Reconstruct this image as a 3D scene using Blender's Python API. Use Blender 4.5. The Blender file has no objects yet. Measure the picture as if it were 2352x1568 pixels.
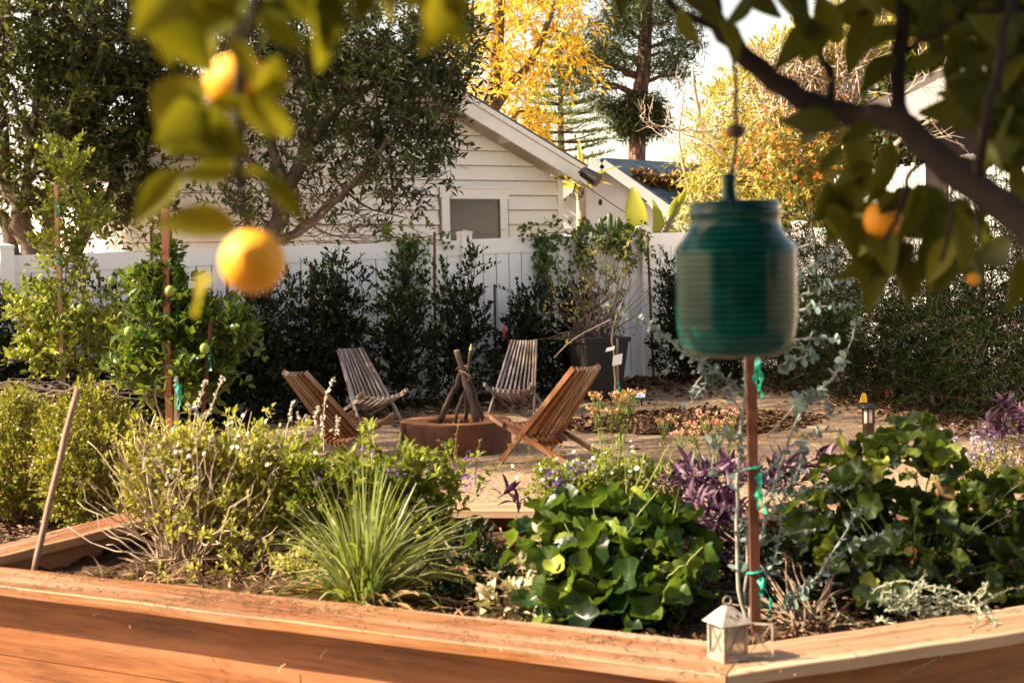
import bpy, math, random
import numpy as np
from mathutils import Vector
PI = math.pi
C = bpy.context.scene.collection
SC = bpy.context.scene

# ---------------------------------------------------------------- camera
F, CX, CY = 3400.0, 1176.0, 784.0          # focal length and centre in pixels of a 2352 x 1568 view
CAM = Vector((0, 0, 1.5))
PITCH, ROLL = math.atan(169 / F), 0.022
_f = Vector((0, math.cos(PITCH), -math.sin(PITCH)))
_r0 = Vector((1, 0, 0)); _u0 = _r0.cross(_f)
_r = _r0 * math.cos(ROLL) - _u0 * math.sin(ROLL)
_u = _r0 * math.sin(ROLL) + _u0 * math.cos(ROLL)
cam_d = bpy.data.cameras.new('camera'); cam = bpy.data.objects.new('camera', cam_d); C.objects.link(cam)
from mathutils import Matrix
cam.matrix_world = Matrix((( _r.x, _u.x, -_f.x, CAM.x), (_r.y, _u.y, -_f.y, CAM.y), (_r.z, _u.z, -_f.z, CAM.z), (0, 0, 0, 1)))
cam_d.sensor_width = 36; cam_d.lens = 36 * F / 2352
cam_d.clip_start = 0.05; cam_d.clip_end = 2000
cam_d.dof.use_dof = True; cam_d.dof.focus_distance = 13.0; cam_d.dof.aperture_fstop = 4.4
SC.camera = cam
# ---------------------------------------------------------------- light
SUN_EL, SUN_AZ = math.radians(38), math.radians(-97)      # azimuth from +Y towards +X: the sun stands to the left
sdir = Vector((math.sin(SUN_AZ) * math.cos(SUN_EL), math.cos(SUN_AZ) * math.cos(SUN_EL), math.sin(SUN_EL)))
w = bpy.data.worlds.new('World'); SC.world = w; w.use_nodes = True
nt = w.node_tree; bg = nt.nodes['Background']
sky = nt.nodes.new('ShaderNodeTexSky'); sky.sky_type = 'NISHITA'; sky.sun_disc = False
sky.sun_elevation = SUN_EL; sky.sun_rotation = SUN_AZ; sky.air_density = 1.0; sky.dust_density = 1.5; sky.ozone_density = 1.0
tint = nt.nodes.new('ShaderNodeMix'); tint.data_type = 'RGBA'; tint.blend_type = 'MULTIPLY'; tint.inputs[0].default_value = 1
tint.inputs[7].default_value = (1.36, 1.0, .74, 1)          # warm tint on the sky, standing in for white balance
nt.links.new(sky.outputs[0], tint.inputs[6]); nt.links.new(tint.outputs[2], bg.inputs[0]); bg.inputs[1].default_value = 0.088
sun_d = bpy.data.lights.new('sun', 'SUN'); sun_d.energy = 4.5; sun_d.angle = math.radians(0.5); sun_d.color = (1, 0.83, 0.60)
sun = bpy.data.objects.new('sun', sun_d); C.objects.link(sun)
sun.rotation_euler = sdir.to_track_quat('Z', 'Y').to_euler(); sun.location = (-20, 5, 25)
SC.view_settings.view_transform = 'Standard'; SC.view_settings.look = 'None'
SC.view_settings.exposure = 2.0; SC.view_settings.gamma = 1; SC.view_settings.use_curve_mapping = False
SC.cycles.use_denoising = True; SC.cycles.max_bounces = 7; SC.cycles.diffuse_bounces = 3; SC.cycles.transparent_max_bounces = 4
SC.cycles.transmission_bounces = 4; SC.cycles.caustics_reflective = False; SC.cycles.caustics_refractive = False

# ---------------------------------------------------------------- measuring helpers
def ray(x, y): return _f + _r * ((x - CX) / F) + _u * ((CY - y) / F)
def at(x, y, d):
    v = ray(x, y); return CAM + v * (d / v.y)
def gp(x, y, z=0.0):
    v = ray(x, y); return CAM + v * ((z - CAM.z) / v.z)
def hit(x, y, p0, n):
    v = ray(x, y); return CAM + v * ((p0 - CAM).dot(n) / v.dot(n))
def pxm(d): return F / d

rng = np.random.default_rng(7)
def nrm(a): return a / np.maximum(np.linalg.norm(a, axis=-1, keepdims=True), 1e-9)
def rv(n): return nrm(rng.normal(size=(n, 3)))
def V(*a): return np.array(a, float)

class MB:
    def __init__(s): s.v = []; s.f = []; s.r = []; s.n = 0; s.m = []
    def add(s, verts, tris, r=0.5):
        verts = np.asarray(verts, float).reshape(-1, 3); tris = np.asarray(tris, int).reshape(-1, 3)
        s.v.append(verts); s.f.append(tris + s.n); s.n += len(verts)
        s.r.append(np.broadcast_to(np.asarray(r, float), (len(verts),)).copy())
        return s
    def quadlist(s, verts, quads, r=0.5):
        t = []
        for q in quads:
            t.append((q[0], q[1], q[2]))
            if len(q) == 4: t.append((q[0], q[2], q[3]))
        return s.add(verts, t, r)
    def obox(s, c, ax, ay, az, r=0.5):
        c, ax, ay, az = map(lambda q: np.array(q, float), (c, ax, ay, az)); v = []
        for sx in (-.5, .5):
            for sy in (-.5, .5):
                for sz in (-.5, .5): v.append(c + ax * sx + ay * sy + az * sz)
        q = [(0, 1, 3, 2), (4, 6, 7, 5), (0, 4, 5, 1), (2, 3, 7, 6), (0, 2, 6, 4), (1, 5, 7, 3)]
        return s.quadlist(v, q, r)
    def box(s, x0, x1, y0, y1, z0, z1, r=0.5):
        return s.obox(((x0 + x1) / 2, (y0 + y1) / 2, (z0 + z1) / 2), (x1 - x0, 0, 0), (0, y1 - y0, 0), (0, 0, z1 - z0), r)
    def beam(s, a, b, w, h, up=(0, 0, 1), r=0.5):
        a = np.array(a, float); b = np.array(b, float); d = b - a; side = np.cross(d, up); side = side / np.linalg.norm(side)
        u = np.cross(side, d); u = u / np.linalg.norm(u)
        return s.obox((a + b) / 2, d, side * w, u * h, r)
    def tube(s, P, R, k=6, r=0.5, cap=True):
        P = np.array([tuple(p) for p in P], float); n = len(P)
        R = np.broadcast_to(np.asarray(R, float), (n,))
        T = np.gradient(P, axis=0); T = nrm(T)
        ref = V(0, 0, 1) if abs(T[0][2]) < .9 else V(1, 0, 0)
        vs = []
        e1 = np.cross(T[0], ref); e1 /= np.linalg.norm(e1)
        for i in range(n):
            e1 = e1 - T[i] * e1.dot(T[i]); e1 /= max(np.linalg.norm(e1), 1e-9); e2 = np.cross(T[i], e1)
            a = np.arange(k) * 2 * PI / k
            vs.append(P[i] + R[i] * (np.cos(a)[:, None] * e1 + np.sin(a)[:, None] * e2))
        vs = np.concatenate(vs); t = []
        for i in range(n - 1):
            for j in range(k):
                a, b = i * k + j, i * k + (j + 1) % k
                t += [(a, b, b + k), (a, b + k, a + k)]
        if cap:
            vs = np.concatenate([vs, [P[0], P[-1]]]); m = n * k
            for j in range(k):
                t += [(m, (j + 1) % k, j), (m + 1, (n - 1) * k + j, (n - 1) * k + (j + 1) % k)]
        return s.add(vs, t, r)
    def prisms(s, A, B, ra, rb, r=0.5):          # many thin three-sided twigs
        A = np.asarray(A, float); B = np.asarray(B, float); M = len(A)
        if M == 0: return s
        d = nrm(B - A); ref = np.where(np.abs(d[:, 2:3]) < .9, V(0, 0, 1), V(1, 0, 0)); e1 = nrm(np.cross(d, ref)); e2 = np.cross(d, e1)
        a = np.arange(3) * 2 * PI / 3
        off = np.cos(a)[None, :, None] * e1[:, None] + np.sin(a)[None, :, None] * e2[:, None]
        ra = np.broadcast_to(np.asarray(ra, float), (M,))[:, None, None]; rb = np.broadcast_to(np.asarray(rb, float), (M,))[:, None, None]
        v = np.concatenate([A[:, None] + off * ra, B[:, None] + off * rb], 1)
        t = np.array([(0, 1, 4), (0, 4, 3), (1, 2, 5), (1, 5, 4), (2, 0, 3), (2, 3, 5)])
        T = t[None] + (np.arange(M) * 6)[:, None, None]
        rr = np.repeat(np.broadcast_to(np.asarray(r, float), (M,)), 6)
        return s.add(v.reshape(-1, 3), T.reshape(-1, 3), rr)
    def leaves(s, P, D, N, L, W, tpl, r=None):
        P = np.asarray(P, float); M = len(P)
        if M == 0: return s
        tv, tt = tpl; D = nrm(D); S = nrm(np.cross(D, N)); U = np.cross(S, D)
        L = np.broadcast_to(np.asarray(L, float), (M,))[:, None, None]; W = np.broadcast_to(np.asarray(W, float), (M,))[:, None, None]
        v = P[:, None] + S[:, None] * (tv[None, :, 0:1] * W) + D[:, None] * (tv[None, :, 1:2] * L) + U[:, None] * (tv[None, :, 2:3] * L)
        T = tt[None] + (np.arange(M) * len(tv))[:, None, None]
        if r is None: r = rng.random(M)
        return s.add(v.reshape(-1, 3), T.reshape(-1, 3), np.repeat(np.broadcast_to(r, (M,)), len(tv)))
    def build(s, name, mat, parent=None, loc=None, smooth=False):
        me = bpy.data.meshes.new(name); o = bpy.data.objects.new(name, me); C.objects.link(o)
        v = np.concatenate(s.v) if s.v else np.zeros((0, 3)); t = np.concatenate(s.f) if s.f else np.zeros((0, 3), int)
        org = V(0, 0, 0)
        if parent is not None:
            o.parent = parent; org = np.array(parent.get('_org', (0, 0, 0)), float); o['_org'] = tuple(org)
        elif loc is not None:
            org = np.array(tuple(loc), float); o.location = tuple(loc); o['_org'] = tuple(org)
        v = v - org
        me.vertices.add(len(v)); me.vertices.foreach_set('co', v.astype(np.float32).ravel())
        me.loops.add(len(t) * 3); me.loops.foreach_set('vertex_index', t.astype(np.int32).ravel())
        me.polygons.add(len(t)); me.polygons.foreach_set('loop_start', np.arange(0, len(t) * 3, 3, dtype=np.int32))
        me.polygons.foreach_set('loop_total', np.full(len(t), 3, np.int32))
        me.polygons.foreach_set('use_smooth', np.full(len(t), bool(smooth)))
        at_ = me.attributes.new('rnd', 'FLOAT', 'POINT'); at_.data.foreach_set('value', np.concatenate(s.r).astype(np.float32) if s.r else [])
        me.update(); me.validate(); me.materials.append(mat)
        return o

LABELS = {}
def tag(o, label=None, cat=None, group=None, kind=None):
    if label: o['label'] = label
    if cat: o['category'] = cat
    if group: o['group'] = group
    if kind: o['kind'] = kind
    return o
def thing(name, label, cat, loc, group=None, rz=0):
    o = bpy.data.objects.new(name, None); C.objects.link(o); o.empty_display_size = .1
    o.location = tuple(loc); o.rotation_euler = (0, 0, rz); o['_org'] = tuple(loc)
    return tag(o, label, cat, group)
def local(name, label, cat, group=None):        # a thing built round its own origin and placed afterwards
    o = thing(name, label, cat, (0, 0, 0), group); return o
def copy_thing(r, loc, rz=0, label=None, sc=None):
    n = r.copy(); C.objects.link(n); n.location = tuple(loc); n.rotation_euler = (0, 0, rz)
    if label: n['label'] = label
    if sc: n.scale = sc
    for ch in list(r.children):
        c = ch.copy(); C.objects.link(c); c.parent = n
        for g in list(ch.children):
            d = g.copy(); C.objects.link(d); d.parent = c
    return n

# ---------------------------------------------------------------- leaf shapes
def T_(v, q):
    t = []
    for f in q:
        t.append(f[:3])
        if len(f) == 4: t.append((f[0], f[2], f[3]))
    return np.array(v, float), np.array(t, int)
DIAM = T_([(0, 0, 0), (-.5, .45, .08), (0, 1, -.04), (.5, .45, .08)], [(0, 3, 2), (0, 2, 1)])
OVAL = T_([(0, 0, 0), (-.5, .38, .07), (.5, .38, .07), (0, .36, 0), (-.4, .7, .03), (.4, .7, .03), (0, .7, -.03), (0, 1, -.12)],
          [(0, 3, 1), (0, 2, 3), (1, 3, 6, 4), (3, 2, 5, 6), (4, 6, 7), (6, 5, 7)])
ROUND = T_([(0, 0, 0), (-.45, .2, .03), (-.5, .6, .03), (-.25, .95, 0), (.25, .95, 0), (.5, .6, .03), (.45, .2, .03)],
           [(0, 6, 5), (0, 5, 4), (0, 4, 3), (0, 3, 2), (0, 2, 1)])
STRIP = T_([(0, 0, 0), (-.5, .3, .05), (.5, .3, .05), (-.5, .6, .03), (.5, .6, .03), (0, 1, -.15)], [(0, 2, 1), (1, 2, 4, 3), (3, 4, 5)])
def pad_leaf(na=16, nr=3, cup=.18, wave=.06, lobes=0, lobe=.0, notch=.0, seed=1):
    r_ = random.Random(seed); v = [(0, 0, 0)]; ph = [r_.uniform(0, 6) for _ in range(3)]
    for i in range(1, nr + 1):
        q = i / nr
        for j in range(na):
            a = -PI / 2 + 2 * PI * j / na
            rad = .5 * q * (1 + lobe * (abs(math.sin(lobes * (a + PI / 2) / 2)) - .5) * q if lobes else 1)
            if notch and (j == 0): rad *= (1 - notch)
            z = cup * q * q * .5 + wave * q * q * (math.sin(3 * a + ph[0]) + .7 * math.sin(5 * a + ph[1]) + .5 * math.sin(8 * a + ph[2]))
            v.append((rad * math.cos(a) * 1.0, .5 * 0 + rad * math.sin(a) + .0, z))
    q_ = []
    for j in range(na): q_.append((0, 1 + j, 1 + (j + 1) % na))
    for i in range(nr - 1):
        for j in range(na):
            a, b = 1 + i * na + j, 1 + i * na + (j + 1) % na
            q_.append((a, a + na, b + na, b))
    v = np.array(v); v[:, 1] += .5
    return T_(v, q_)
def blade_leaf(n=7, fold=.12, curl=.3, tipw=1.0, wave=.02):
    v = []; q = []
    for i in range(n + 1):
        t = i / n; wd = math.sin(PI * min(t * .93 + .035, 1) ** .8) * .5 + .015
        z = -curl * t * t
        v += [(-wd, t, z + fold * wd + wave * math.sin(9 * t)), (0, t, z), (wd, t, z + fold * wd - wave * math.sin(8 * t + 1))]
    for i in range(n):
        a = 3 * i; q += [(a, a + 1, a + 4, a + 3), (a + 1, a + 2, a + 5, a + 4)]
    return T_(v, q)
BLADE = blade_leaf()

def perp(D):
    ref = np.where(np.abs(D[:, 2:3]) < .9, V(0, 0, 1), V(1, 0, 0)); e1 = nrm(np.cross(D, ref)); return e1, np.cross(D, e1)
def twigs(mw, ml, O, D, L, n, ll, lw, tpl=OVAL, splay=.9, droop=.15, r=.004, up=.3, t0=.2, lr=None, rw=.5, jit=.25):
    O = np.asarray(O, float); D = nrm(np.asarray(D, float)); M = len(O)
    if M == 0: return
    L = np.broadcast_to(np.asarray(L, float), (M,))
    def pos(t): return O + D * (L * t)[:, None] - V(0, 0, 1) * (droop * L * t * t)[:, None]
    if mw is not None:
        a, b, c = pos(0), pos(.5), pos(1); mw.prisms(a, b, r, r * .75, rw); mw.prisms(b, c, r * .75, r * .4, rw)
    e1, e2 = perp(D); ph = rng.random(M) * 6.3; base = rng.random(M)
    for k in range(n):
        t = t0 + (1.02 - t0) * (k + rng.random(M) * .5) / n
        p = pos(t); az = ph + k * 2.4 + rng.normal(size=M) * .3
        sp = splay * (1.15 - .6 * k / n) + rng.normal(size=M) * jit
        out = e1 * np.cos(az)[:, None] + e2 * np.sin(az)[:, None]
        ld = nrm(D * np.cos(sp)[:, None] + out * np.sin(sp)[:, None] + V(0, 0, up) + rng.normal(size=(M, 3)) * .12)
        N = nrm(D * .6 + V(0, 0, .7) + rng.normal(size=(M, 3)) * .35)
        s_ = .7 + .5 * rng.random(M)
        rr = np.clip(.5 * base + .5 * rng.random(M), 0, 1) if lr is None else lr[0] + (lr[1] - lr[0]) * rng.random(M)
        ml.leaves(p, ld, N, ll * s_, lw * s_, tpl, rr)
def ellip(c, rad, n, shell=.5):
    d = rv(n); q = rng.random(n) ** (1 / 3 * shell + 0)
    return np.array(tuple(c)) + d * np.asarray(rad) * q[:, None], d
def pe(x, y, d, rx, ry, rd=None):               # an ellipsoid given by where it is seen and how far away it stands
    c = at(x, y, d); return c, (rx * d / F, (rd if rd is not None else rx * d / F), ry * d / F)
def crown(mw, ml, blobs, L, n, ll, lw, tpl=OVAL, out=.7, upd=.2, **k):
    for (c, rad, cnt) in blobs:
        O, d = ellip(c, rad, cnt); D = nrm(d * out + rv(cnt) * .7 + V(0, 0, upd))
        twigs(mw, ml, O - D * np.asarray(L * .5), D, L * (.7 + .6 * rng.random(cnt)), n, ll, lw, tpl, **k)
def limb(mw, pts, r0, r1, k=7, wig=.02, r=.5):
    P = [np.array(tuple(p), float) for p in pts]; out = []
    for i in range(len(P) - 1):
        p0 = P[max(i - 1, 0)]; p1 = P[i]; p2 = P[i + 1]; p3 = P[min(i + 2, len(P) - 1)]
        for t in np.arange(0, 1, .25):
            out.append(.5 * ((2 * p1) + (p2 - p0) * t + (2 * p0 - 5 * p1 + 4 * p2 - p3) * t * t + (3 * p1 - p0 - 3 * p2 + p3) * t ** 3) + rng.normal(size=3) * wig)
    out.append(P[-1]); n = len(out)
    R = [r0 + (r1 - r0) * i / (n - 1) for i in range(n)]
    mw.tube(out, R, k, r); return out

# ---------------------------------------------------------------- materials
def mat_new(name):
    m = bpy.data.materials.new(name); m.use_nodes = True; n = m.node_tree; n.nodes.clear()
    out = n.nodes.new('ShaderNodeOutputMaterial'); b = n.nodes.new('ShaderNodeBsdfPrincipled'); n.links.new(b.outputs[0], out.inputs[0])
    return m, n, b, out
def node(n, t, **k):
    x = n.nodes.new(t)
    for a, v in k.items():
        if a == 'inp':
            for kk, vv in v.items(): x.inputs[kk].default_value = vv
        else: setattr(x, a, v)
    return x
def ramp(n, fac, cols, pos=None):
    r = n.nodes.new('ShaderNodeValToRGB'); e = r.color_ramp.elements
    while len(e) < len(cols): e.new(.5)
    for i, c in enumerate(cols):
        e[i].position = pos[i] if pos else i / (len(cols) - 1); e[i].color = (*c, 1)
    n.links.new(fac, r.inputs[0]); return r.outputs[0]
def mix(n, fac, a, b, mode='MIX'):
    m = n.nodes.new('ShaderNodeMix'); m.data_type = 'RGBA'; m.blend_type = mode
    for s_, val in ((m.inputs[0], fac), (m.inputs[6], a), (m.inputs[7], b)):
        if hasattr(val, 'is_linked') or hasattr(val, 'links'): n.links.new(val, s_)
        else: s_.default_value = val if not isinstance(val, tuple) else (*val, 1)[:4]
    return m.outputs[2]
def bump(n, b, h, strength=.3, dist=.01):
    x = n.nodes.new('ShaderNodeBump'); x.inputs['Strength'].default_value = strength; x.inputs['Distance'].default_value = dist
    n.links.new(h, x.inputs['Height']); n.links.new(x.outputs[0], b.inputs['Normal'])
def leafmat(name, cols, trans=.35, tcol=None, rough=.42, spec=.3, pos=None):
    m, n, b, out = mat_new(name)
    a = node(n, 'ShaderNodeAttribute', attribute_name='rnd')
    g = node(n, 'ShaderNodeNewGeometry')
    c = ramp(n, a.outputs['Fac'], cols, pos)
    n.links.new(c, b.inputs['Base Color']); b.inputs['Roughness'].default_value = rough; b.inputs['Specular IOR Level'].default_value = spec
    t = node(n, 'ShaderNodeBsdfTranslucent'); tc = mix(n, .55, c, tcol or (.35, .42, .02)); n.links.new(tc, t.inputs[0])
    mx = node(n, 'ShaderNodeMixShader'); mx.inputs[0].default_value = trans
    n.links.new(b.outputs[0], mx.inputs[1]); n.links.new(t.outputs[0], mx.inputs[2]); n.links.new(mx.outputs[0], out.inputs[0])
    return m
def objcoord(n, scale, rot=(0, 0, 0)):
    tc = node(n, 'ShaderNodeTexCoord'); m0 = node(n, 'ShaderNodeMapping'); m0.inputs['Rotation'].default_value = rot
    mp = node(n, 'ShaderNodeMapping'); mp.inputs['Scale'].default_value = scale
    n.links.new(tc.outputs['Object'], m0.inputs[0]); n.links.new(m0.outputs[0], mp.inputs[0]); return mp
def simple(name, col, rough=.6, metal=0, var=.15, scale=12, bumpd=0, col2=None, spec=.5, stretch=(1, 1, 1), rot=(0, 0, 0)):
    m, n, b, out = mat_new(name)
    mp = objcoord(n, stretch, rot)
    no = node(n, 'ShaderNodeTexNoise', inp={'Scale': scale, 'Detail': 6.0, 'Roughness': .65}); n.links.new(mp.outputs[0], no.inputs['Vector'])
    c2 = col2 or tuple(c * (1 - var) for c in col)
    c1 = tuple(min(1, c * (1 + var * .5)) for c in col) if not col2 else col
    c = ramp(n, no.outputs['Fac'], [c2, c1], [.3, .7]); n.links.new(c, b.inputs['Base Color'])
    b.inputs['Roughness'].default_value = rough; b.inputs['Metallic'].default_value = metal; b.inputs['Specular IOR Level'].default_value = spec
    if bumpd: bump(n, b, no.outputs['Fac'], .6, bumpd)
    return m
def wood(name, cols, scale=1.0, axis='Z', rough=.6, grey=None, greyamt=.0, rot=(0, 0, 0), gloss=.4, gscale=3.0, stains=False):
    """grain runs along `axis` of the object's own space"""
    m, n, b, out = mat_new(name)
    st = {'X': (.06, 1, 1), 'Y': (1, .06, 1), 'Z': (1, 1, .06)}[axis]
    mp = objcoord(n, tuple(s * scale for s in st), rot)
    w1 = node(n, 'ShaderNodeTexNoise', inp={'Scale': 14.0, 'Detail': 5.0, 'Roughness': .6, 'Distortion': 1.2}); n.links.new(mp.outputs[0], w1.inputs['Vector'])
    w2 = node(n, 'ShaderNodeTexNoise', inp={'Scale': 90.0, 'Detail': 4.0, 'Roughness': .6}); n.links.new(mp.outputs[0], w2.inputs['Vector'])
    c = ramp(n, w1.outputs['Fac'], cols)
    c = mix(n, .6, c, ramp(n, w2.outputs['Fac'], [(.45, .40, .36), (1, 1, 1)], [.36, .6]), 'MULTIPLY')
    if stains:
        kn = node(n, 'ShaderNodeTexVoronoi', inp={'Scale': 2.6}); mk = objcoord(n, {'X': (.5, 1.6, 1.6), 'Y': (1.6, .5, 1.6), 'Z': (1.6, 1.6, .5)}[axis], rot); n.links.new(mk.outputs[0], kn.inputs['Vector'])
        c = mix(n, ramp(n, kn.outputs['Distance'], [(.9, .9, .9), (.35, .35, .35), (0, 0, 0)], [.03, .06, .11]), c, (.035, .015, .008))
        sn = node(n, 'ShaderNodeTexNoise', inp={'Scale': 2.2, 'Detail': 8.0, 'Roughness': .7}); m3 = objcoord(n, {'X': (.8, 2, 2), 'Y': (2, .8, 2), 'Z': (2, 2, .8)}[axis], rot); n.links.new(m3.outputs[0], sn.inputs['Vector'])
        c = mix(n, .75, c, ramp(n, sn.outputs['Fac'], [(.30, .24, .20), (.8, .74, .7), (1.0, 1.0, 1.0)], [.32, .46, .6]), 'MULTIPLY')
    if grey:
        w3 = node(n, 'ShaderNodeTexNoise', inp={'Scale': gscale, 'Detail': 7.0, 'Roughness': .7}); n.links.new(mp.outputs[0], w3.inputs['Vector'])
        k = ramp(n, w3.outputs['Fac'], [(0, 0, 0), (1, 1, 1)], [.5 - greyamt * .3, .62])
        c = mix(n, k, c, grey)
    n.links.new(c, b.inputs['Base Color']); b.inputs['Roughness'].default_value = rough; b.inputs['Specular IOR Level'].default_value = gloss
    bump(n, b, w2.outputs['Fac'], .35, .003)
    return m

# ================================================================ SETTING
def interp(x, xs, ys): return float(np.interp(x, xs, ys))
STEPX, STEPY = [-3, -2, .6, 2, 5], [6.33, 6.3, 5.2, 5.6, 6.5]
def grid_axis(parts):
    a = []
    for (x0, x1, n) in parts: a += list(np.linspace(x0, x1, n, endpoint=False))
    return np.array(a + [parts[-1][1]])
gx = grid_axis([(-400, -20, 8), (-20, -9, 8), (-9, 11, 160), (11, 25, 8), (25, 400, 8)])
gy = grid_axis([(-60, 2, 6), (2, 5, 12), (5, 7, 50), (7, 24, 130), (24, 40, 8), (40, 900, 10)])
X, Y = np.meshgrid(gx, gy, indexing='ij')
Zg = .018 * np.sin(X * 1.3 + .6 * np.sin(Y)) * np.cos(Y * 1.1) + .012 * np.sin(X * 3.1 + Y * 2.3) + .004 * rng.normal(size=X.shape)
Zg[(np.abs(X) > 12) | (Y > 24)] = 0
Zg += .12 * np.clip((Y - 14.5) / 4, 0, 1)
st = np.interp(X, STEPX, STEPY); Zg = np.where(Y < st, -.34, Zg)
m, n, b, out = mat_new('gravel')
mp = objcoord(n, (1, 1, 1))
v1 = node(n, 'ShaderNodeTexVoronoi', inp={'Scale': 95.0}); n.links.new(mp.outputs[0], v1.inputs['Vector'])
v2 = node(n, 'ShaderNodeTexNoise', inp={'Scale': 1.3, 'Detail': 8.0, 'Roughness': .7}); n.links.new(mp.outputs[0], v2.inputs['Vector'])
v3 = node(n, 'ShaderNodeTexNoise', inp={'Scale': 240.0, 'Detail': 2.0}); n.links.new(mp.outputs[0], v3.inputs['Vector'])
sep = node(n, 'ShaderNodeSeparateColor'); n.links.new(v1.outputs['Color'], sep.inputs[0])
c = ramp(n, sep.outputs[0], [(.10, .065, .04), (.27, .185, .115), (.36, .26, .17), (.55, .44, .32)], [0, .3, .7, 1])
c = mix(n, .45, c, ramp(n, v2.outputs['Fac'], [(.42, .36, .32), (1, .97, .92)], [.32, .6]), 'MULTIPLY')
n.links.new(c, b.inputs['Base Color']); b.inputs['Roughness'].default_value = .92; b.inputs['Specular IOR Level'].default_value = .15
bump(n, b, v1.outputs['Distance'], .9, .012)
M_GRAVEL = m
nx, ny = X.shape
idx = np.arange(nx * ny).reshape(nx, ny)
q = np.stack([idx[:-1, :-1], idx[1:, :-1], idx[1:, 1:], idx[:-1, 1:]], -1).reshape(-1, 4)
mb = MB(); mb.add(np.stack([X, Y, Zg], -1).reshape(-1, 3), np.concatenate([q[:, [0, 1, 2]], q[:, [0, 2, 3]]]))
tag(mb.build('ground', M_GRAVEL, loc=(0, 0, 0), smooth=True), kind='structure')
def gz(x, y):
    return (.018 * np.sin(x * 1.3 + .6 * np.sin(y)) * np.cos(y * 1.1) + .012 * np.sin(x * 3.1 + y * 2.3) + .12 * np.clip((y - 14.5) / 4, 0, 1))

# ---------------------------------------------------------------- white vinyl fence across the back
FA, FB = at(180, 579, 14.45), at(1515, 535, 18.1)
fdir = np.array((FB.x - FA.x, FB.y - FA.y, 0)); flen = np.linalg.norm(fdir); fdir /= flen
fslope = (FB.z - FA.z) / flen
fn = np.array((fdir[1], -fdir[0], 0))                       # towards the garden
def fpt(s, off=0.0, z=0.0): return np.array((FA.x, FA.y, 0)) + fdir * s + fn * off + V(0, 0, z)
def ftop(s): return FA.z + fslope * s
def fs_of(px):                                            # distance along the fence seen at image column px
    v = ray(px, 560); k = v.x / v.y
    return (k * FA.y - FA.x) / (fdir[0] - k * fdir[1])
def vinyl(name, rot=0):
    m, n, b, out = mat_new(name); mp = objcoord(n, (1, 1, .35))
    a = node(n, 'ShaderNodeTexNoise', inp={'Scale': 3.5, 'Detail': 8.0, 'Roughness': .7}); n.links.new(mp.outputs[0], a.inputs['Vector'])
    d = node(n, 'ShaderNodeTexNoise', inp={'Scale': 30.0, 'Detail': 5.0, 'Roughness': .7}); n.links.new(mp.outputs[0], d.inputs['Vector'])
    c = ramp(n, a.outputs['Fac'], [(.74, .70, .64), (.87, .85, .82), (.89, .88, .86)], [.25, .42, .8])
    c = mix(n, .5, c, ramp(n, d.outputs['Fac'], [(.6, .52, .44), (1, 1, 1)], [.24, .33]), 'MULTIPLY')
    n.links.new(c, b.inputs['Base Color']); b.inputs['Roughness'].default_value = .4
    return m
M_VINYL = vinyl('white_vinyl'); M_DARKGAP = simple('groove_dark', (.12, .09, .07), .9, var=.4, scale=20)
fence = thing('vinyl_fence', 'long white vinyl privacy fence of vertical boards running behind the shrubs', 'fence', fpt(0))
posts = [fs_of(x) for x in (-430, 12, 567, 1067, 1479)]
d0 = (posts[4] - posts[1]) / 3; posts = [posts[1] - d0, posts[1], posts[2], posts[3], posts[4], posts[4] + d0, posts[4] + 2 * d0]
up = V(0, 0, 1)
for i, s in enumerate(posts):
    h = ftop(s) + .06
    mb = MB(); mb.obox(fpt(s, 0, (h - .1) / 2), fdir * .127, fn * .127, up * (h + .1)); mb.obox(fpt(s, 0, h + .012), fdir * .14, fn * .14, up * .03)
    c0 = fpt(s, 0, h + .027); k = .062
    mb.add([c0 + fdir * k + fn * k, c0 - fdir * k + fn * k, c0 - fdir * k - fn * k, c0 + fdir * k - fn * k, c0 + up * .02], [(0, 1, 4), (1, 2, 4), (2, 3, 4), (3, 0, 4)])
    mb.build('post', M_VINYL, fence)
for s0, s1 in zip(posts[:-1], posts[1:]):
    a, b_ = s0 + .0635, s1 - .0635; step = -.035 if s1 <= posts[3] + .01 else .01
    def q_(s): return ftop(s) + (0 if s1 > posts[3] + .01 else -.01)
    mb = MB(); L_ = b_ - a; nb = 14; wdt = L_ / nb
    for (zt, hh) in ((0, .17), (-1.66, .14)):
        p0, p1 = fpt(a, 0, q_(a) + zt - hh / 2), fpt(b_, 0, q_(b_) + zt - hh / 2)
        mb = MB(); mb.obox((p0 + p1) / 2, p1 - p0, fn * .045, up * hh); mb.build('rail', M_VINYL, fence)
    mb = MB()
    for k in range(nb):
        sa, sb = a + k * wdt + .006, a + (k + 1) * wdt - .006
        zt, zb = q_((sa + sb) / 2) - .168, q_((sa + sb) / 2) - 1.66
        mb.obox(fpt((sa + sb) / 2, 0, (zt + zb) / 2), fdir * (sb - sa), fn * (.022 + .002 * rng.random()), up * (zt - zb), rng.random())
    mb.build('board_panel', M_VINYL, fence)
    mb = MB(); mb.obox(fpt((a + b_) / 2, -.004, (q_(a) + q_(b_)) / 2 - .9), fdir * L_, fn * .008, up * 1.52); mb.build('backing', M_DARKGAP, fence)  # dark backing sheet seen through the gaps between boards

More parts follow.
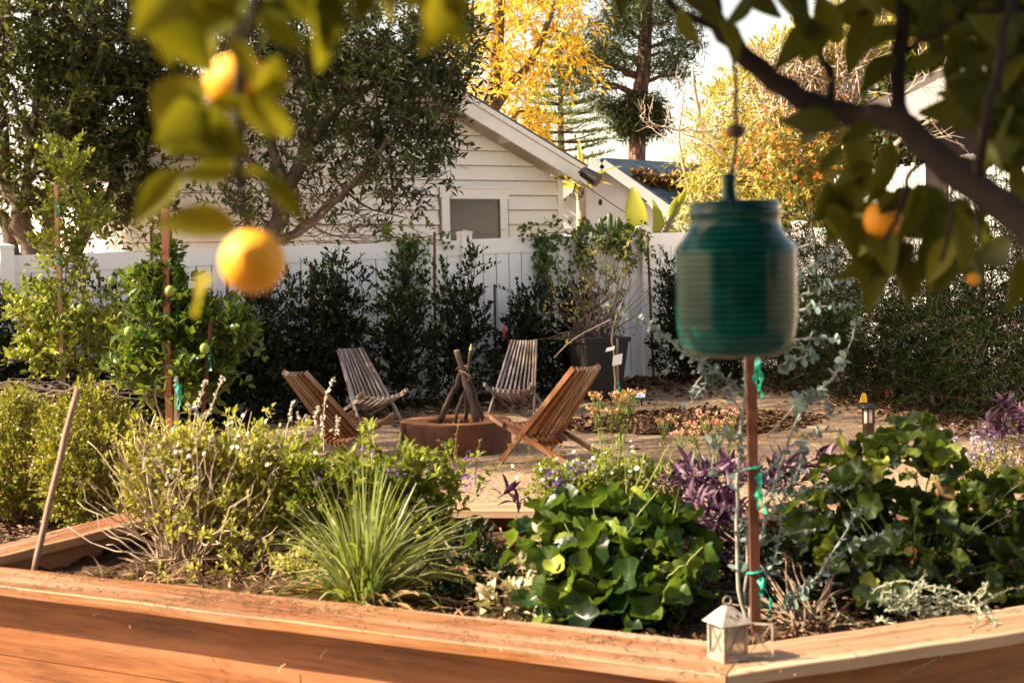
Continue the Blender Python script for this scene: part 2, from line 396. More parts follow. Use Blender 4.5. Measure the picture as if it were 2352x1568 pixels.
# ---------------------------------------------------------------- first house: lapped siding gable behind the fence
HC = at(1285, 540, 20.9); hn = Vector((fn[0], fn[1], 0))
hd = np.array(fdir); hN = np.array(fn)
def hh_(px, py, off=0.0):                # (distance along the wall from its right corner, height) of what is seen at px, py
    p = hit(px, py, HC + hn * off, hn); p = np.array(tuple(p)); return float((p - np.array(tuple(HC))) @ hd), float(p[2])
def hp(u, z, off=0.0): return np.array((HC.x, HC.y, 0)) + hd * u + hN * off + up * z
m, n, b, out = mat_new('weathered_white_paint'); mp = objcoord(n, (1, 1, 1), (0, 0, -math.atan2(hd[1], hd[0])))
mp.inputs['Scale'].default_value = (.45, 1, 1)
a = node(n, 'ShaderNodeTexNoise', inp={'Scale': 5.0, 'Detail': 10.0, 'Roughness': .75}); n.links.new(mp.outputs[0], a.inputs['Vector'])
a2 = node(n, 'ShaderNodeTexNoise', inp={'Scale': 1.1, 'Detail': 5.0, 'Roughness': .6}); n.links.new(mp.outputs[0], a2.inputs['Vector'])
a3 = node(n, 'ShaderNodeTexNoise', inp={'Scale': 26.0, 'Detail': 8.0, 'Roughness': .8}); n.links.new(mp.outputs[0], a3.inputs['Vector'])
c = ramp(n, a2.outputs['Fac'], [(.76, .69, .60), (.88, .86, .83)], [.3, .52])
c = mix(n, ramp(n, a.outputs['Fac'], [(0, 0, 0), (1, 1, 1)], [.62, .72]), c, (.42, .36, .30))
c = mix(n, ramp(n, a3.outputs['Fac'], [(0, 0, 0), (.8, .8, .8)], [.64, .70]), c, (.30, .24, .19))
n.links.new(c, b.inputs['Base Color']); b.inputs['Roughness'].default_value = .6; bump(n, b, a3.outputs['Fac'], .4, .004)
M_HOUSE = m
M_SHADELINE = simple('shade_line_brown', (.10, .065, .04), .9, var=.5, scale=9, col2=(.35, .26, .18))  # brown for painted shadow lines along laps and window trim
M_GLASS = simple('dark_window_screen', (.03, .026, .022), .2, var=.5, scale=4.5, col2=(.03, .027, .025)); M_FRAME = simple('metal_frame', (.12, .11, .10), .5, var=.2)
M_ROOF = simple('roof_shingle', (.13, .12, .12), .85, var=.4, scale=40, bumpd=.01)
u_l, _ = hh_(300, 560); W_ = -u_l
uE, zE = hh_(1347, 384, .45); uP0, zP0 = hh_(1085, 224, .45)
slope = (zP0 - zE) / (uE - uP0); uR = -W_ / 2; zR = zE + slope * (uE - uR)
zwall = zE - slope * (0 - uE) * -1 * 0 + slope * (uE - 0) * 0
def rz(u): return zR - slope * abs(u - uR)          # top of the roof
house = thing('clapboard_house', 'white weathered clapboard house with low gable roof directly behind the fence', 'house', hp(uR, .0, -3))
expo = .2; mb = MB(); z = .1; i = 0
und = .26                                            # roof build-up below its top line
def wall_span(z):
    lo, hi = -W_, 0.0; k = (zR - und - z) / slope
    return max(lo, uR - k), min(hi, uR + k)
while z < zR - und - .05:
    z1 = min(z + expo, zR - und - .02); (a0, a1), (b0, b1) = wall_span(z), wall_span(z1)
    if a1 - a0 > .05:
        o0, o1 = .040, .006
        vs = [hp(a0, z, o0), hp(a1, z, o0), hp(b1, z1, o1), hp(b0, z1, o1), hp(a0, z, -.02), hp(a1, z, -.02), hp(b1, z1, -.02), hp(b0, z1, -.02)]
        jt = .002 * math.sin(i * 2.2)
        mb.quadlist(vs, [(0, 1, 2, 3), (4, 5, 1, 0), (5, 6, 2, 1), (0, 3, 7, 4), (4, 7, 6, 5)])
    z = z1; i += 1
mb.build('gable_wall', M_HOUSE, house)
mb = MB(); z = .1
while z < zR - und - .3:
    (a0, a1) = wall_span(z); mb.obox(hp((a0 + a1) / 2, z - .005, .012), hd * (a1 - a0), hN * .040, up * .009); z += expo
mb.build('lap_shade_strips', M_SHADELINE, house)  # dark strips painted in as the shadow below each lap
mb = MB()
for sgn, uu in ((1, 0.0), (-1, -W_)):                # side walls run back
    z = .1
    while z < rz(uu) - und:
        z1 = z + expo; e = .028 * sgn; e1 = .008 * sgn
        vs = [hp(uu + e, z, .02), hp(uu + e, z, -9), hp(uu + e1, z1, -9), hp(uu + e1, z1, .02)]
        mb.quadlist(vs, [(0, 1, 2, 3)]); mb.quadlist([hp(uu + e, z, .02), hp(uu + e, z, -9), hp(uu, z, -9), hp(uu, z, .02)], [(0, 1, 2, 3)])
        z = z1
mb.build('side_wall', M_HOUSE, house)
mb = MB(); cb = .10
mb.obox(hp(.0, rz(0) / 2 - .1, .0), hd * .0001 + hd * .02, hN * .02, up * .01)
for uu in (0.006, -W_ - .006): mb.obox(hp(uu, (rz(0) - und) / 2 + .05, .012), hd * .09, hN * .05, up * (rz(0) - und - .05))
mb.build('corner_board', M_HOUSE, house)
for sgn in (1, -1):                                  # roof slopes with bargeboards
    eu = uE if sgn > 0 else 2 * uR - uE
    A, B = (uR, zR), (eu, zE)
    mb = MB()
    def sl(o0, o1, dz0, dz1):
        vs = [hp(A[0], A[1] + dz0, o0), hp(B[0], B[1] + dz0, o0), hp(B[0], B[1] + dz0, o1), hp(A[0], A[1] + dz0, o1),
              hp(A[0], A[1] + dz1, o0), hp(B[0], B[1] + dz1, o0), hp(B[0], B[1] + dz1, o1), hp(A[0], A[1] + dz1, o1)]
        mb.quadlist(vs, [(0, 1, 2, 3), (7, 6, 5, 4), (0, 4, 5, 1), (1, 5, 6, 2), (2, 6, 7, 3), (3, 7, 4, 0)])
    sl(.49, -9, .0, .022); mb.build('roof_slope', M_ROOF, house)
    mb = MB(); sl(.47, -9, -.045, -.003); sl(.485, .452, -.003 - .075, -.006); mb.build('roof_edge_trim', M_HOUSE, house)
    mb = MB(); sl(.452, .41, -.27, -.085); mb.build('bargeboard', M_HOUSE, house)
    mb = MB()
    for kk in range(4):
        uu = A[0] + (B[0] - A[0]) * (.12 + .27 * kk); zz = rz(uu) - .16
        mb.obox(hp(uu, zz, .2), hd * .06, hN * .42, up * .09)
    mb.build('rafter_tail', M_HOUSE, house)
# window
(u0, z1_), (u1, _z) = hh_(1027, 457), hh_(1143, 457); z0_ = z1_ - 1.0
win = MB(); win.obox(hp((u0 + u1) / 2, (z0_ + z1_) / 2, .043), hd * (u1 - u0 - .004), hN * .014, up * (z1_ - z0_))
wo = win.build('window', M_GLASS, house)
mb = MB(); fw = .12
for (ua, ub, za, zb) in ((u0 - fw, u0, z0_ - .05, z1_), (u1, u1 + fw, z0_ - .05, z1_), (u0 - fw - .02, u1 + fw + .02, z1_, z1_ + .14)):
    mb.obox(hp((ua + ub) / 2, (za + zb) / 2, .04), hd * (ub - ua), hN * .055, up * (zb - za))
mb.obox(hp((u0 + u1) / 2, z1_ + .15, .055), hd * (u1 - u0 + 2 * fw + .08), hN * .09, up * .025)
mb.build('window_frame', M_HOUSE, wo)
mb = MB(); mb.obox(hp((u0 + u1) / 2, (z0_ + z1_ + .12) / 2, .022), hd * (u1 - u0 + 2 * fw + .05), hN * .05, up * (z1_ - z0_ + .20)); mb.build('frame_shade_outline', M_SHADELINE, wo)  # dark backing box, drawn as a shadow outline round the trim
mb = MB(); s_ = .022
for (ua, ub, za, zb) in ((u0, u0 + s_, z0_, z1_), (u1 - s_, u1, z0_, z1_), (u0 + s_, u1 - s_, z1_ - s_, z1_)):
    mb.obox(hp((ua + ub) / 2, (za + zb) / 2, .052), hd * (ub - ua), hN * .02, up * (zb - za))
mb.build('sash', M_FRAME, wo)
# black floodlight under the eave end
M_BLACK = simple('black_paint', (.012, .012, .014), .35, var=.3)
p = np.array(tuple(at(1352, 402, 20.2))); fl = thing('floodlight', 'black cylindrical floodlight on the tip of the white roof eave', 'floodlight', p)
mb = MB(); ax = nrm(V(.75, -.35, -.5)); mb.tube([p - ax * .13, p - ax * .10, p + ax * .16], [.035, .075, .095], 16); mb.build('lamp_housing', M_BLACK, fl)
mb = MB(); mb.tube([p - ax * .1, p + V(-.08, .02, .02), p + V(-.14, .05, .05)], .012, 6); mb.build('bracket', M_BLACK, fl)
mb = MB(); q0 = p + V(-.14, 0, -.2)
for k in range(4):
    a = np.linspace(0, 2 * PI, 16); mb.tube([q0 + V(.07 * math.cos(t + k) * (1 + .3 * math.sin(2 * t + k)), .03 * k, .09 * math.sin(t) * (1 + .25 * math.cos(3 * t + k)) - .01 * k) for t in a], .0045, 4)
tag(mb.build('cable_coil', M_BLACK, loc=q0), 'tangled black cable loops hanging at the eave end beside the floodlight', 'cable')

# ---------------------------------------------------------------- second house with blue-grey roof
h2 = thing('small_gabled_house', 'cream clapboard house with dark blue shingle roof beyond the white eave', 'house', at(1400, 520, 27))
D2 = 27.0; k2 = D2 / F
pkk = np.array(tuple(at(1382, 366, D2))); e2r = np.array(tuple(at(1530, 470, D2))); e2l = np.array(tuple(at(1262, 458, D2)))
gdir = nrm(V(1, .12, 0)); gback = nrm(V(.93, 1.0, 0)) * 7
ridge1 = pkk + gback
mb = MB()
z = .0
while z < pkk[2] - .1:
    z1 = z + .2
    def span(zz):
        kr = np.clip((pkk[2] - .12 - zz) / (pkk[2] - e2r[2]), 0, 1); kl = np.clip((pkk[2] - .12 - zz) / (pkk[2] - e2l[2]), 0, 1)
        return pkk[0] + (e2l[0] + .18 - pkk[0]) * kl, pkk[0] + (e2r[0] - .12 - pkk[0]) * kr
    a0, a1 = span(z); b0, b1 = span(min(z1, pkk[2] - .13)); z1c = min(z1, pkk[2] - .13)
    mb.quadlist([(a0, D2 + .28, z), (a1, D2 + .28, z), (b1, D2 + .3, z1c), (b0, D2 + .3, z1c)], [(0, 1, 2, 3)])
    mb.quadlist([(a0, D2 + .28, z), (a1, D2 + .28, z), (a1, D2 + .31, z), (a0, D2 + .31, z)], [(3, 2, 1, 0)]); z = z1
mb.box(e2r[0] - .13, e2r[0] - .05, D2 + .28, D2 + 6, 0, e2r[2] - .1)
mb.build('gable_wall', M_HOUSE, h2)
m, n, b, out = mat_new('blue_shingles'); mp = objcoord(n, (1, 1, 1)); 
wv = node(n, 'ShaderNodeTexBrick', inp={'Scale': 3.2, 'Mortar Size': .012, 'Color1': (.04, .085, .13, 1), 'Color2': (.085, .14, .19, 1), 'Mortar': (.01, .02, .03, 1)}); 
wv.inputs['Brick Width'].default_value = .7; wv.inputs['Row Height'].default_value = .35
uvn = node(n, 'ShaderNodeCombineXYZ'); sx = node(n, 'ShaderNodeSeparateXYZ'); n.links.new(mp.outputs[0], sx.inputs[0])
n.links.new(sx.outputs['X'], uvn.inputs[0]); zz = node(n, 'ShaderNodeMath', operation='MULTIPLY'); zz.inputs[1].default_value = 1.7; n.links.new(sx.outputs['Z'], zz.inputs[0]); n.links.new(zz.outputs[0], uvn.inputs[1])
n.links.new(uvn.outputs[0], wv.inputs['Vector']); n.links.new(wv.outputs['Color'], b.inputs['Base Color']); b.inputs['Roughness'].default_value = .8
bump(n, b, wv.outputs['Fac'], .5, .02); M_BLUE = m
mb = MB(); t = V(0, 0, .03)
mb.quadlist([pkk + t, e2r + t, e2r + t + gback, ridge1 + t, pkk, e2r, e2r + gback, ridge1], [(0, 1, 2, 3), (7, 6, 5, 4), (0, 4, 5, 1), (1, 5, 6, 2), (3, 2, 6, 7)])
mb.quadlist([pkk + t, e2l + t, e2l + t + gback, ridge1 + t, pkk, e2l, e2l + gback, ridge1], [(3, 2, 1, 0), (4, 5, 6, 7), (0, 1, 5, 4), (1, 2, 6, 5)])
mb.build('roof', M_BLUE, h2)
mb = MB()
for e in (e2r, e2l):
    mb.beam(pkk + V(0, -.03, -.08), e + V(0, -.03, -.08), .04, .17)
mb.build('bargeboard', M_HOUSE, h2)
mb = MB()
for kk in range(7):
    q_ = pkk + (e2l - pkk) * (.35 + .1 * kk) + V(0, .15, -.2); mb.obox(q_, V(.05, 0, 0), V(0, .3, 0), V(0, 0, .09))
mb.build('rafter_tail', M_HOUSE, h2)
# dry leaves gathered on the blue roof
LIT = leafmat('dry_litter', [(.04, .02, .012), (.12, .06, .02), (.28, .14, .03)], .1)
mb = MB(); cnt = 2600; bb = rng.random(cnt) * .75 + .02; aa = np.clip(.50 + .10 * np.sin(bb * 9) + .07 * rng.normal(size=cnt), .05, .97)
P = pkk + (e2r - pkk) * aa[:, None] + gback * bb[:, None] * .9 + V(0, 0, .05) + np.abs(rng.normal(size=(cnt, 1))) * V(0, 0, .06)
mb.leaves(P, rv(cnt), V(.2, 0, 1) + .6 * rng.normal(size=(cnt, 3)), .14, .07, DIAM); tag(mb.build('leaves', LIT, loc=P[0]), 'dry brown leaves drifted on the blue shingle roof', 'leaf litter', kind='stuff')

# ================================================================ RAISED BED
ZC = .30
def cp(x, y, z=ZC): return np.array(tuple(gp(x, y, z)))
RO = cp(1668, 1550); RI = cp(1718, 1480)                    # outer and inner corner at the front
L0o, L0i = cp(0, 1344), cp(0, 1301)
R0o, R0i = cp(2352, 1449), cp(2352, 1389)
def ext(a, b, k): return b + (b - a) * k
FLo, FLi = ext(RO, L0o, .0), L0i
BLo0, BLo1 = cp(0, 1250), cp(284, 1176); BLi0, BLi1 = cp(0, 1278), cp(322, 1196)
def isect(p, d, q_, e):
    A = np.array([[d[0], -e[0]], [d[1], -e[1]]]); t = np.linalg.solve(A, (q_ - p)[:2]); return p + d * t[0]
CLo = isect(RO, L0o - RO, BLo0, BLo0 - BLo1); CLi = isect(RI, L0i - RI, BLi0, BLi0 - BLi1)      # left corner, out of the picture
rearI, rearI2 = cp(1040, 1193), cp(1190, 1194); rearO, rearO2 = cp(1040, 1178), cp(1190, 1179)
CRo = isect(BLo0, BLo1 - BLo0, rearO, rearO2 - rearO) if False else cp(395, 1148); CRi = cp(440, 1167)
Ro2, Ri2 = ext(RO, R0o, .8), ext(RI, R0i, .8)
Bo2, Bi2 = cp(2900, 1165), cp(2850, 1182)
WOODC = [(.09, .030, .011), (.20, .070, .022), (.29, .115, .036), (.42, .20, .07)]
def bedwood(name, a, b, **k):
    ang = math.atan2(b[1] - a[1], b[0] - a[0]); return wood(name, k.pop('cols', WOODC), 1.0, 'X', rot=(0, 0, -ang), stains=True, **k)
bed = thing('raised_garden_bed', 'reddish timber raised garden bed full of plants with wide flat cap boards', 'raised bed', (RO + CLo) / 2 - V(0, 0, ZC))
def cap_board(oA, oB, iB, iA, name, th=.038, k=None, ends=.002):
    d = nrm(oB - oA); vs = [oA, oB, iB, iA]; n_ = 14; mb = MB(); V_ = []
    for i in range(n_ + 1):
        t = i / n_; o_ = oA + (oB - oA) * t; i_ = iA + (iB - iA) * t; s_ = nrm(i_ - o_); z = V(0, 0, .0015 * math.sin(i * 1.9 + len(name)))
        V_ += [o_ + z - V(0, 0, th), o_ + z - V(0, 0, .004), o_ + s_ * .004 + z, i_ - s_ * .004 + z, i_ + z - V(0, 0, .004), i_ + z - V(0, 0, th)]
    q = []
    for i in range(n_):
        for j in range(6):
            a, b2 = i * 6 + j, i * 6 + (j + 1) % 6; q.append((a, a + 6, b2 + 6, b2))
    q += [tuple(range(0, 4)), (0, 3, 4, 5)]; e = n_ * 6; q += [(e + 3, e + 2, e + 1, e), (e + 5, e + 4, e + 3, e)]
    mb.quadlist(V_, q); m = bedwood('cap_timber', oA, oB, cols=[(.12, .042, .013), (.27, .105, .030), (.40, .20, .075)], grey=(.46, .32, .21), greyamt=.05, rough=.5, gloss=.4, gscale=1.6)
    mb.build('cap_board', m, bed)
g = nrm(RI - RO) * 0 + nrm(L0o - RO) * .0025
cap_board(CLo, RO + g, RI + g, CLi, 'front')
g = nrm(R0o - RO) * .0025
cap_board(RO + g, Ro2, Ri2, RI + g, 'right')
cap_board(CRo, CLo + V(0, 0, .0), CLi + V(0, 0, 0), CRi, 'leftrear')
cap_board(Bo2, CRo + V(.004, 0, 0), CRi + V(.004, 0, 0), Bi2, 'rear')
def wall(a, b, nrm_out, inset, z0, z1, name='side_board', th=.038):
    a = a - nrm_out * inset; b = b - nrm_out * inset; zs = z1; m = bedwood('side_timber', a, b, rough=.55, grey=(.34, .15, .07), greyamt=.1)
    hh = .285
    while zs > z0 + .01:
        zl = max(z0, zs - hh); mb = MB(); c = (a + b) / 2 - nrm_out * th / 2; mb.obox(V(c[0], c[1], (zs + zl) / 2), (b - a) * V(1, 1, 0), nrm_out * th, up * (zs - zl - .004)); mb.build(name, m, bed); zs = zl
def outn(a, b, inside):
    d = nrm((b - a) * V(1, 1, 0)); n_ = V(d[1], -d[0], 0); return n_ if (a - inside) @ n_ > 0 else -n_
mid = np.array((0, 6.0, .0))
NF = outn(CLo, RO, mid); NR = outn(RO, Ro2, mid)
wall(CLo, RO - nrm(RO - CLo) * .02, NF, .13, -.40, ZC - .038); wall(RO + nrm(Ro2 - RO) * .03, Ro2, NR, .13, -.40, ZC - .038)
wall(CRo, CLo, outn(CRo, CLo, mid), .08, -.05, ZC - .038); wall(Bo2, CRo, outn(Bo2, CRo, mid), .08, -.05, ZC - .038)
mb = MB(); mb.box(RO[0] - .045, RO[0] + .045, RO[1] + .16, RO[1] + .25, -.4, ZC - .04); mb.build('corner_post', bedwood('post_timber', RO, Ro2), bed)
# knots and old screw heads on the front
M_SCREW = simple('screw_metal', (.55, .45, .28), .35, .8, var=.3)
for (x, y) in ((300, 1438), (1180, 1488), (555, 1398)):
    p = np.array(tuple(hit(x, y, Vector(CLo - NF * .129), Vector(NF)))); mb = MB()
    mb.tube([p - NF * .003, p + NF * .003], .006, 8); mb.build('screw', M_SCREW, bed)
# soil
M_SOIL = simple('garden_soil', (.075, .045, .028), .95, var=.6, scale=30, bumpd=.03, spec=.1)
sx = np.linspace(-3.4, 4.2, 170); sy = np.linspace(4.4, 7.6, 90); SX, SY = np.meshgrid(sx, sy, indexing='ij')
SZ = .17 + .02 * np.sin(SX * 5 + SY * 3) * np.cos(SY * 7 - SX) + .012 * rng.normal(size=SX.shape)
poly = [CLo, RO, Ro2, Bo2, CRo]; cen = np.array((.3, 5.9, 0))
poly = [p + nrm((cen - p) * V(1, 1, 0)) * .12 for p in poly]; poly2 = [p + nrm((cen - p) * V(1, 1, 0)) * .45 for p in poly]
def inside(x, y, poly=None):
    poly = poly or globals()['poly']
    r = np.zeros(np.shape(x), bool); j = len(poly) - 1
    for i in range(len(poly)):
        xi, yi, xj, yj = poly[i][0], poly[i][1], poly[j][0], poly[j][1]
        c_ = ((yi > y) != (yj > y)) & (x < (xj - xi) * (y - yi) / (yj - yi + 1e-12) + xi); r ^= c_; j = i
    return r
ok = inside(SX, SY) & (((SX - CLo[0]) * NF[0] + (SY - CLo[1]) * NF[1]) < -.185) & (((SX - RO[0]) * NR[0] + (SY - RO[1]) * NR[1]) < -.185); ii = np.arange(SX.size).reshape(SX.shape); fq = []
okc = ok[:-1, :-1] & ok[1:, :-1] & ok[1:, 1:] & ok[:-1, 1:]
q = np.stack([ii[:-1, :-1], ii[1:, :-1], ii[1:, 1:], ii[:-1, 1:]], -1)[okc]
mb = MB(); mb.add(np.stack([SX, SY, SZ], -1).reshape(-1, 3), np.concatenate([q[:, [0, 1, 2]], q[:, [0, 2, 3]]]))
tag(mb.build('soil', M_SOIL, loc=(0, 6, .17), smooth=True), kind='structure')
# chips, dead leaves and needles
CHIP = leafmat('mulch_chips', [(.03, .016, .01), (.10, .05, .028), (.20, .12, .07), (.34, .24, .15)], 0, rough=.9, spec=.1)
STRAW = leafmat('dry_straw', [(.07, .03, .015), (.20, .10, .04), (.46, .30, .15)], .15, rough=.7)
NEEDLE = leafmat('fallen_needles', [(.02, .015, .01), (.07, .045, .02), (.20, .12, .04), (.55, .42, .22)], .0, rough=.7)
def scatter(name, mat, label, pts, z, L, W, tilt=.5, tpl=DIAM, lr=None):
    n_ = len(pts); P = np.column_stack([pts, z + np.abs(rng.normal(size=n_)) * .008 * (tilt > .1)])
    D = rv(n_) * V(1, 1, .35 * tilt); mb = MB()
    mb.leaves(P, D, V(0, 0, 1) + tilt * rng.normal(size=(n_, 3)), L * (.5 + rng.random(n_)), W * (.5 + rng.random(n_)), tpl, lr if lr is not None else rng.random(n_))
    return tag(mb.build(name, mat, loc=P[0]), label, name.replace('_', ' '), kind='stuff')
pts = np.column_stack([rng.uniform(-2.4, 3.5, 14000), rng.uniform(4.5, 7.4, 14000)]); pts = pts[inside(pts[:, 0], pts[:, 1], poly2)]; pts = pts[((np.column_stack([pts, pts[:, 0] * 0]) - CLo) @ NF < -.20) & ((np.column_stack([pts, pts[:, 0] * 0]) - RO) @ NR < -.20)]
scatter('mulch', CHIP, 'brown bark mulch covering the soil inside the raised bed', pts, .18, .045, .014, .8)
k = pts[(pts[:, 0] < .3)][:1500]; scatter('straw', STRAW, 'dry straw and dead stems lying on the soil at the left of the raised bed', k, .20, .12, .006, .7, STRIP)
def on_cap(oA, oB, iA, iB, n_, t0=0, t1=1):
    t = rng.uniform(t0, t1, n_)[:, None]; s_ = rng.beta(1.1, 1.1, n_)[:, None]; return ((oA + (oB - oA) * t) * (1 - s_) + (iA + (iB - iA) * t) * s_)
P = np.concatenate([on_cap(CLo, RO, CLi, RI, 420, .1, 1), on_cap(RO, Ro2, RI, Ri2, 90), on_cap(CRo, CLo, CRi, CLi, 220)] + [on_cap(CLo, RO, CLi, RI, 1, .1, 1) + rng.normal(size=(rng.integers(12, 60), 3)) * V(.09, .04, 0) for _ in range(24)])
n_ = len(P); mb = MB(); D = rv(n_) * V(1, 1, .02) + V(.5, .25, 0)
mb.leaves(P + V(0, 0, .0025), D, V(0, 0, 1) + .1 * rng.normal(size=(n_, 3)), .034 * (.4 + rng.random(n_)), .0030, STRIP, rng.random(n_) ** 2.2)
tag(mb.build('needles', NEEDLE, loc=P[0]), 'dry fallen needles and leaf scraps on the timber cap of the raised bed', 'leaf litter', kind='stuff')

# mulch strips on the gravel
def in_ell(cx, cy, rx, ry, n_):
    a = rng.random(n_) * 2 * PI; r = np.sqrt(rng.random(n_)); return np.column_stack([cx + rx * r * np.cos(a), cy + ry * r * np.sin(a)])
A1 = np.array(tuple(gp(1560, 975))); 
m1 = in_ell(A1[0] + .1, A1[1] + .1, 1.25, 1.0, 9000)
s_ = rng.uniform(-3.5, 13, 15000); off = np.abs(rng.normal(size=15000)) * .75 + .03; off = np.where(s_ > 6, off * 1.25, off)
m2 = (np.array([FA.x, FA.y]) + fdir[:2] * s_[:, None] + fn[:2] * off[:, None])
m3 = np.column_stack([rng.uniform(2.2, 6, 9000), rng.uniform(10.0, 16.5, 9000)]); m3 = m3[m3[:, 0] > 5.6 - .21 * (m3[:, 1] - 4) + .2 * rng.normal(size=len(m3))]
m4 = np.column_stack([rng.uniform(-4.6, -1.6, 7000), rng.uniform(6.9, 10.5, 7000)])
mm = np.concatenate([m1, m2, m3, m4])
scatter('bark_mulch', CHIP, 'dark bark mulch and dead leaves under the fence shrubs and on the gravel', mm, gz(mm[:, 0], mm[:, 1]) + .012, .075, .03, .5, DIAM, rng.random(len(mm)) ** 1.7)
ll = np.concatenate([np.column_stack([rng.uniform(-3.5, 4.5, 420), rng.uniform(8.5, 15, 420)]), m1[:60], m2[:300]])
YLW = leafmat('fallen_leaves', [(.10, .04, .015), (.30, .14, .03), (.55, .34, .04), (.35, .30, .10)], .1, rough=.7)
scatter('fallen_leaves', YLW, 'scattered brown and yellow fallen leaves on the gravel', ll, gz(ll[:, 0], ll[:, 1]) + .012, .07, .035, .35)

# ================================================================ FIRE PIT
RC = np.array(tuple(gp(1048, 1034))); RC[2] = gz(RC[0], RC[1])
m, n, b, out = mat_new('rusted_steel'); mp = objcoord(n, (1, 1, .5))
a = node(n, 'ShaderNodeTexNoise', inp={'Scale': 6.0, 'Detail': 9.0, 'Roughness': .7}); n.links.new(mp.outputs[0], a.inputs['Vector'])
a2 = node(n, 'ShaderNodeTexNoise', inp={'Scale': 60.0, 'Detail': 6.0, 'Roughness': .7}); n.links.new(mp.outputs[0], a2.inputs['Vector'])
c = ramp(n, a.outputs['Fac'], [(.035, .014, .009), (.085, .028, .014), (.16, .055, .02)], [.3, .5, .72])
c = mix(n, .4, c, ramp(n, a2.outputs['Fac'], [(.4, .35, .3), (1, 1, 1)], [.3, .6]), 'MULTIPLY')
n.links.new(c, b.inputs['Base Color']); b.inputs['Roughness'].default_value = .8; bump(n, b, a2.outputs['Fac'], .5, .004); M_RUST = m
m2_, n, b, out = mat_new('orange_rust'); mp = objcoord(n, (1, 1, 1))
a = node(n, 'ShaderNodeTexNoise', inp={'Scale': 7.0, 'Detail': 9.0, 'Roughness': .7}); n.links.new(mp.outputs[0], a.inputs['Vector'])
n.links.new(ramp(n, a.outputs['Fac'], [(.08, .03, .015), (.26, .10, .028), (.45, .19, .045)], [.3, .5, .7]), b.inputs['Base Color']); b.inputs['Roughness'].default_value = .85
pit = thing('fire_pit', 'round rusted steel fire pit in the middle of the four chairs', 'fire pit', RC)
R_, H_ = .46, .25; mb = MB(); K = 72
def ringv(r, z): return [RC + V(r * math.cos(2 * PI * k / K), r * math.sin(2 * PI * k / K), z) for k in range(K)]
def rings(mb, prof, r=.5):
    vs = sum([ringv(a, z) for a, z in prof], []); q = []
    for i in range(len(prof) - 1):
        for k in range(K): a, b2 = i * K + k, i * K + (k + 1) % K; q.append((a, b2, b2 + K, a + K))
    mb.quadlist(vs, q, r)
rings(mb, [(R_, -.02), (R_, H_ - .012), (R_ - .004, H_ - .004)]); mb.build('outer_wall', M_RUST, pit, smooth=False)
mb = MB(); rings(mb, [(R_ - .002, H_), (R_ - .012, H_ + .002), (.245, H_ - .004), (.238, H_ - .01), (.232, .03), (.0, .02)]); mb.build('rim_plate', m2_, pit)
mb = MB(); cnt = 900; P_ = in_ell(0, 0, .23, .23, cnt); P_ = np.column_stack([P_, np.zeros(cnt)]) + RC + V(0, 0, .16) + np.abs(rng.normal(size=(cnt, 1))) * V(0, 0, .02)
mb.leaves(P_, rv(cnt), rv(cnt), .05, .03, DIAM); mb.build('ash_bed', CHIP, pit)
M_LOG = wood('log_bark', [(.03, .02, .015), (.075, .052, .04), (.15, .115, .09)], 3, 'Z', rough=.9)
M_SPLIT = simple('split_wood', (.62, .36, .16), .7, var=.3, scale=30)
logs = [((1008, 968), (1068, 838), .030, 'thick charred log leaning right across the left of the teepee in the fire pit'),
        ((1040, 976), (1078, 862), .020, 'thin dark stick in the middle of the teepee in the fire pit'),
        ((1096, 972), (1048, 806), .034, 'longest grey log rising to the upper left of the teepee in the fire pit'),
        ((1112, 968), (1070, 850), .022, 'slim log at the right side of the teepee in the fire pit'),
        ((1070, 962), (1079, 804), .019, 'forked log with freshly snapped pale tip in the fire pit')]
for i, (ba, ta, r, lb) in enumerate(logs):
    zb = .17; yb = RC[1] + (.1, -.02, -.12, .1, .16)[i]; p0 = np.array(tuple(at(ba[0], ba[1], yb))); p0[2] = max(p0[2], RC[2] + .14)
    p1 = np.array(tuple(at(ta[0], ta[1], RC[1] + (.02, .03, .0, .06, .04)[i]))); lg = thing('firewood_log', lb, 'log', p0, 'logs stacked as a teepee in the fire pit')
    mb = MB(); n_ = 9; P_ = [p0 + (p1 - p0) * t / n_ + rng.normal(size=3) * .006 for t in range(n_ + 1)]
    mb.tube(P_, [r * .84 * (1.05 - .25 * t / n_) * (1 + .12 * rng.normal()) for t in range(n_ + 1)], 8)
    if i in (2, 4):
        for t in (.55, .8): q_ = p0 + (p1 - p0) * t; mb.tube([q_, q_ + V(.05, -.03, .05) * (1 if t < .7 else -.8)], [.012, .007], 6)
    mb.build('bark', M_LOG, lg, smooth=True)
    mb = MB(); mb.tube([P_[-1], P_[-1] + nrm(P_[-1] - P_[-2]) * (.05 if i == 4 else .006)], [r * .68, r * (.3 if i == 4 else .64)], 8); mb.build('cut_end', M_SPLIT, lg)
mb = MB(); q_ = np.array(tuple(at(1052, 850, RC[1] - .1))); mb.tube([q_, q_ + V(.06, 0, -.02), q_ + V(.1, 0, -.06)], [.004, .004, .002], 5); tag(mb.build('twig', M_SPLIT, loc=q_), 'small pale peeled twig sticking out of the firewood teepee', 'twig')

